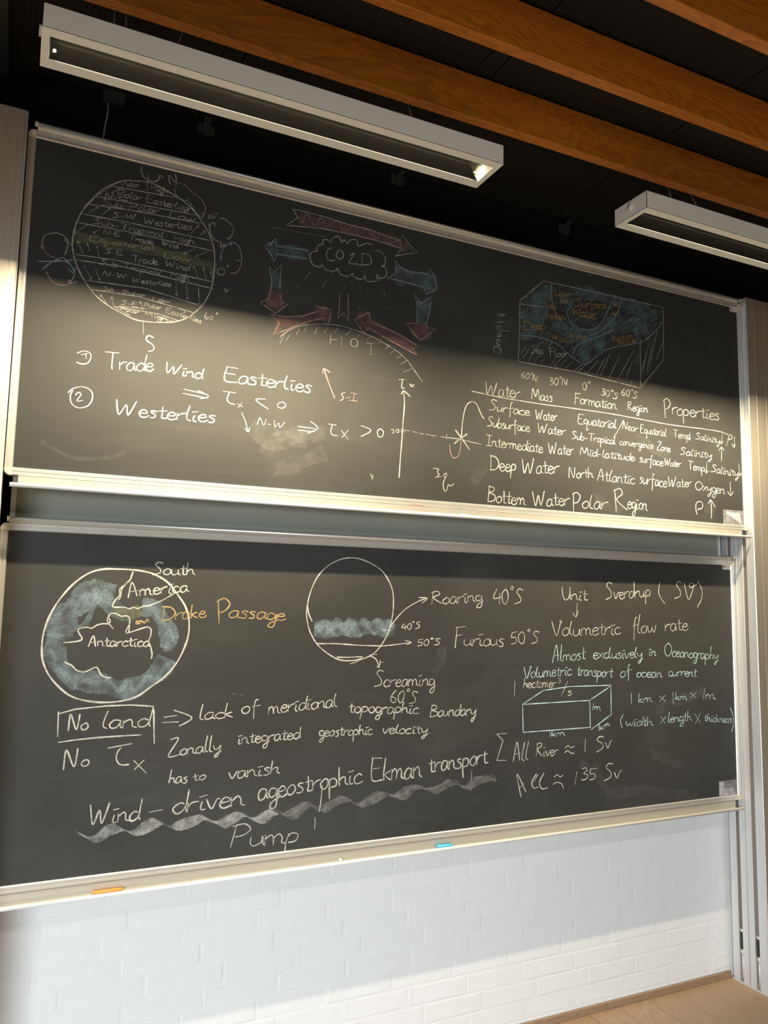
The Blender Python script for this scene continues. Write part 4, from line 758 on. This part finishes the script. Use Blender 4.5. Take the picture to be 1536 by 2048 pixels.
# ---------- chalks on the trays ----------
def chalk(label, x0, x1, board, col, r=.0055, tilt=0):
    bm = bmesh.new(); rr = r
    z = board.location.z - .0315 + .0002 + rr; y = board.location.y - .0145
    L_ = (x1 - x0); n = 8
    pr = [(0, rr * .8), (.0012, rr), (L_ * .5, rr * .98), (L_ - .002, rr * .93), (L_, rr * .7)]
    rings = [[bm.verts.new((-L_ / 2 + a, b * math.cos(2 * math.pi * i / n), b * math.sin(2 * math.pi * i / n))) for i in range(n)] for a, b in pr]
    for A, B2 in zip(rings, rings[1:]):
        for i in range(n): bm.faces.new((A[i], A[(i + 1) % n], B2[(i + 1) % n], B2[i]))
    bm.faces.new(rings[0][::-1]); bm.faces.new(rings[-1])
    o = obj('chalk_stick', bm, mat('chalk_stick_' + str(len(bpy.data.objects)), col, .9, 0, .1, (300, .08)), None, ((x0 + x1) / 2, y, z), 0, True)
    o.rotation_euler = (0, 0, tilt); o['label'] = label; o['category'] = 'chalk'; return o
chalk('pink-red piece of chalk lying on the tray of the upper chalkboard', 1.333, 1.379, bU, (.80, .22, .15), .0058)
chalk('light blue stub of chalk on the tray of the upper chalkboard', 1.519, 1.553, bU, (.35, .70, .88), .0058)
chalk('tiny white stub of chalk near the left end of the upper tray', .230, .240, bU, (.85, .85, .8), .005)
chalk('long orange stick of chalk near the left end of the lower tray', .314, .400, bLo, (.92, .38, .10), .0064, .01)
chalk('tiny white stub of chalk in the middle of the lower tray', 1.101, 1.111, bLo, (.88, .88, .85), .006)
chalk('bright blue piece of chalk on the lower tray', 1.480, 1.541, bLo, (.12, .55, .88), .0064, -.01)

# ---------- board lights ----------
F0 = FZ + .95
def board_light(label, x0, x1):
    Lh = x1 - x0; t = thing('board_light', label, 'light fixture', (x0, -.572, F0), 'chalkboard light fixtures')
    ya, yb = -.0755, .0755; H = .060; oa, ob = -.046, .041; e = .018
    bm = bmesh.new()
    th = .0015
    box(bm, 0, Lh, ya, ya + th, 0, H); box(bm, 0, Lh, yb - th, yb, 0, H); box(bm, 0, Lh, ya, yb, H - th, H); box(bm, 0, th, ya, yb, 0, H); box(bm, Lh - th, Lh, ya, yb, 0, H)
    box(bm, 0, Lh, ya, oa, -.0001, th); box(bm, 0, Lh, ob, yb, -.0001, th); box(bm, 0, e, oa, ob, -.0001, th); box(bm, Lh - e, Lh, oa, ob, -.0001, th)
    obj('housing', bm, white_m, t)
    bx('lip_mask_strip', (e, Lh - e, ob - .0007, ob - .0001, -.0001, th + .0002), lip_mask_m, t)  # black strip added to hide the brightly lit inner lip edge
    bm = bmesh.new(); prism(bm, [(ob + .0002, th), (ob + .003, th), (ob + .003, H - .003), (.010, H - .003), (.0095, H - .006)], 'x', e, Lh - e); box(bm, e, Lh - e, oa - .004, oa - .0002, th, H - .004); box(bm, e, Lh - e, oa - .004, ob + .0035, H - .006, H - .003)
    obj('reflector', bm, inner_m, t)
    bm = bmesh.new(); box(bm, e + .01, Lh - e - .01, .0135, .0147, .0475, .0500); box(bm, e + .01, Lh - e - .01, .026, .0272, .0275, .0295); obj('louvre_rib', bm, mat('louvre_grey', (.02, .02, .02), .4) if 'louvre_grey' not in bpy.data.materials else bpy.data.materials['louvre_grey'], t)
    for a, b in ((e - .0025, e - .0003), (Lh - e + .0003, Lh - e + .0025)): bx('inner_end_plate', (a, b, oa, ob, th, H - .004), white_m, t)
    tb('lamp_tube', [(e + .004, -.032, .046), (Lh - e - .004, -.032, .046)], .007, mat('lamp_glass', (.8, .8, .75), .3) if 'lamp_glass' not in bpy.data.materials else bpy.data.materials['lamp_glass'], t, 12)
    for xx, s in ((e + .012, 1), (Lh - e - .012, 1)): tb('screw', [(xx, .022, .010), (xx, .022, .016)], .0035, alu, t, 10)
    tb('end_knob', [(-.006, -.005, .036), (.0, -.005, .036)], .013, white_m, t, 18)
    for xx in ((.17, .20, Lh - .20) if x0 < 1 else (.46, Lh - .2)): tb('hanging_wire', [(xx, .060, H), (xx, .155, .25), (xx, .23, 1.36 - .95)], .0016, alu, t, 6)
    tb('supply_cable', [(.29, .02, H), (.31, .09, .12), (.345, .16, .25), (.38, .24, .41)], .0022, mat('cable_grey', (.3, .3, .3), .6) if 'cable_grey' not in bpy.data.materials else bpy.data.materials['cable_grey'], t, 6)
    for xx in (.30, Lh - .32): bx('mounting_bracket', (xx, xx + .05, .02, .05, H, H + .02), steel, t)
    area('lamp_glow', ((x0 + x1) / 2, -.572 - .007, F0 + .0443), (math.radians(47), 0, 0), Lh - .06, .0245, LAMP_W * Lh / 1.26, (1, .84, .56), 87)
    return t
board_light('long white metal board light at the upper left, its whole length in the picture', .023, 1.281)
board_light('white metal board light at the right, cut off by the picture edge', 1.838, 3.096)

# ---------- things on the black wall above the boards ----------
junction = thing('junction_box', 'small black box with a grey cable hanging below it on the black wall', 'junction box', (.24, .189, FZ + 1.335))
bx('case', (-.028, .045, -.03, .0005, -.01, .045), mat('dark_plastic', (.03, .03, .03), .5), junction, .002)
tb('cable', [(-.008, -.012, -.010), (-.007, -.008, -.05), (-.013, -.005, -.10), (-.016, -.003, -.16), (-.016, -.003, -.35)], .0028, bpy.data.materials['cable_grey'], junction, 8)
BR = [('dark bent metal bracket on the black wall below the left board light', .565, 1.33), ('small dark bracket on the black wall at the right end of the left board light', 1.335, 1.335), ('small dark bracket on the black wall left of the right board light', 2.16, 1.315)]
dk = mat('dark_bracket', (.05, .05, .045), .45, .3)
for lab, x, z in BR:
    t = thing('wall_bracket', lab, 'bracket', (x, .189, FZ + z), 'brackets above the chalkboards')
    bx('plate', (-.03, .03, -.006, .0005, -.02, .02), dk, t, .001)
    bm = bmesh.new(); prism(bm, [(-.006, .01), (-.05, .018), (-.05, .012), (-.012, .002), (-.012, -.03), (-.006, -.03)], 'x', -.012, .012); obj('arm', bm, dk, t)
bxx = thing('ceiling_duct', 'black box-shaped duct under the ceiling in the upper left corner', 'duct', (-.35, -.05, FZ + 1.36))
bx('casing', (-.9, .28, -.35, .16, -.09, -.0005), mat('duct_black', (.013, .014, .015), .6), bxx, .003)
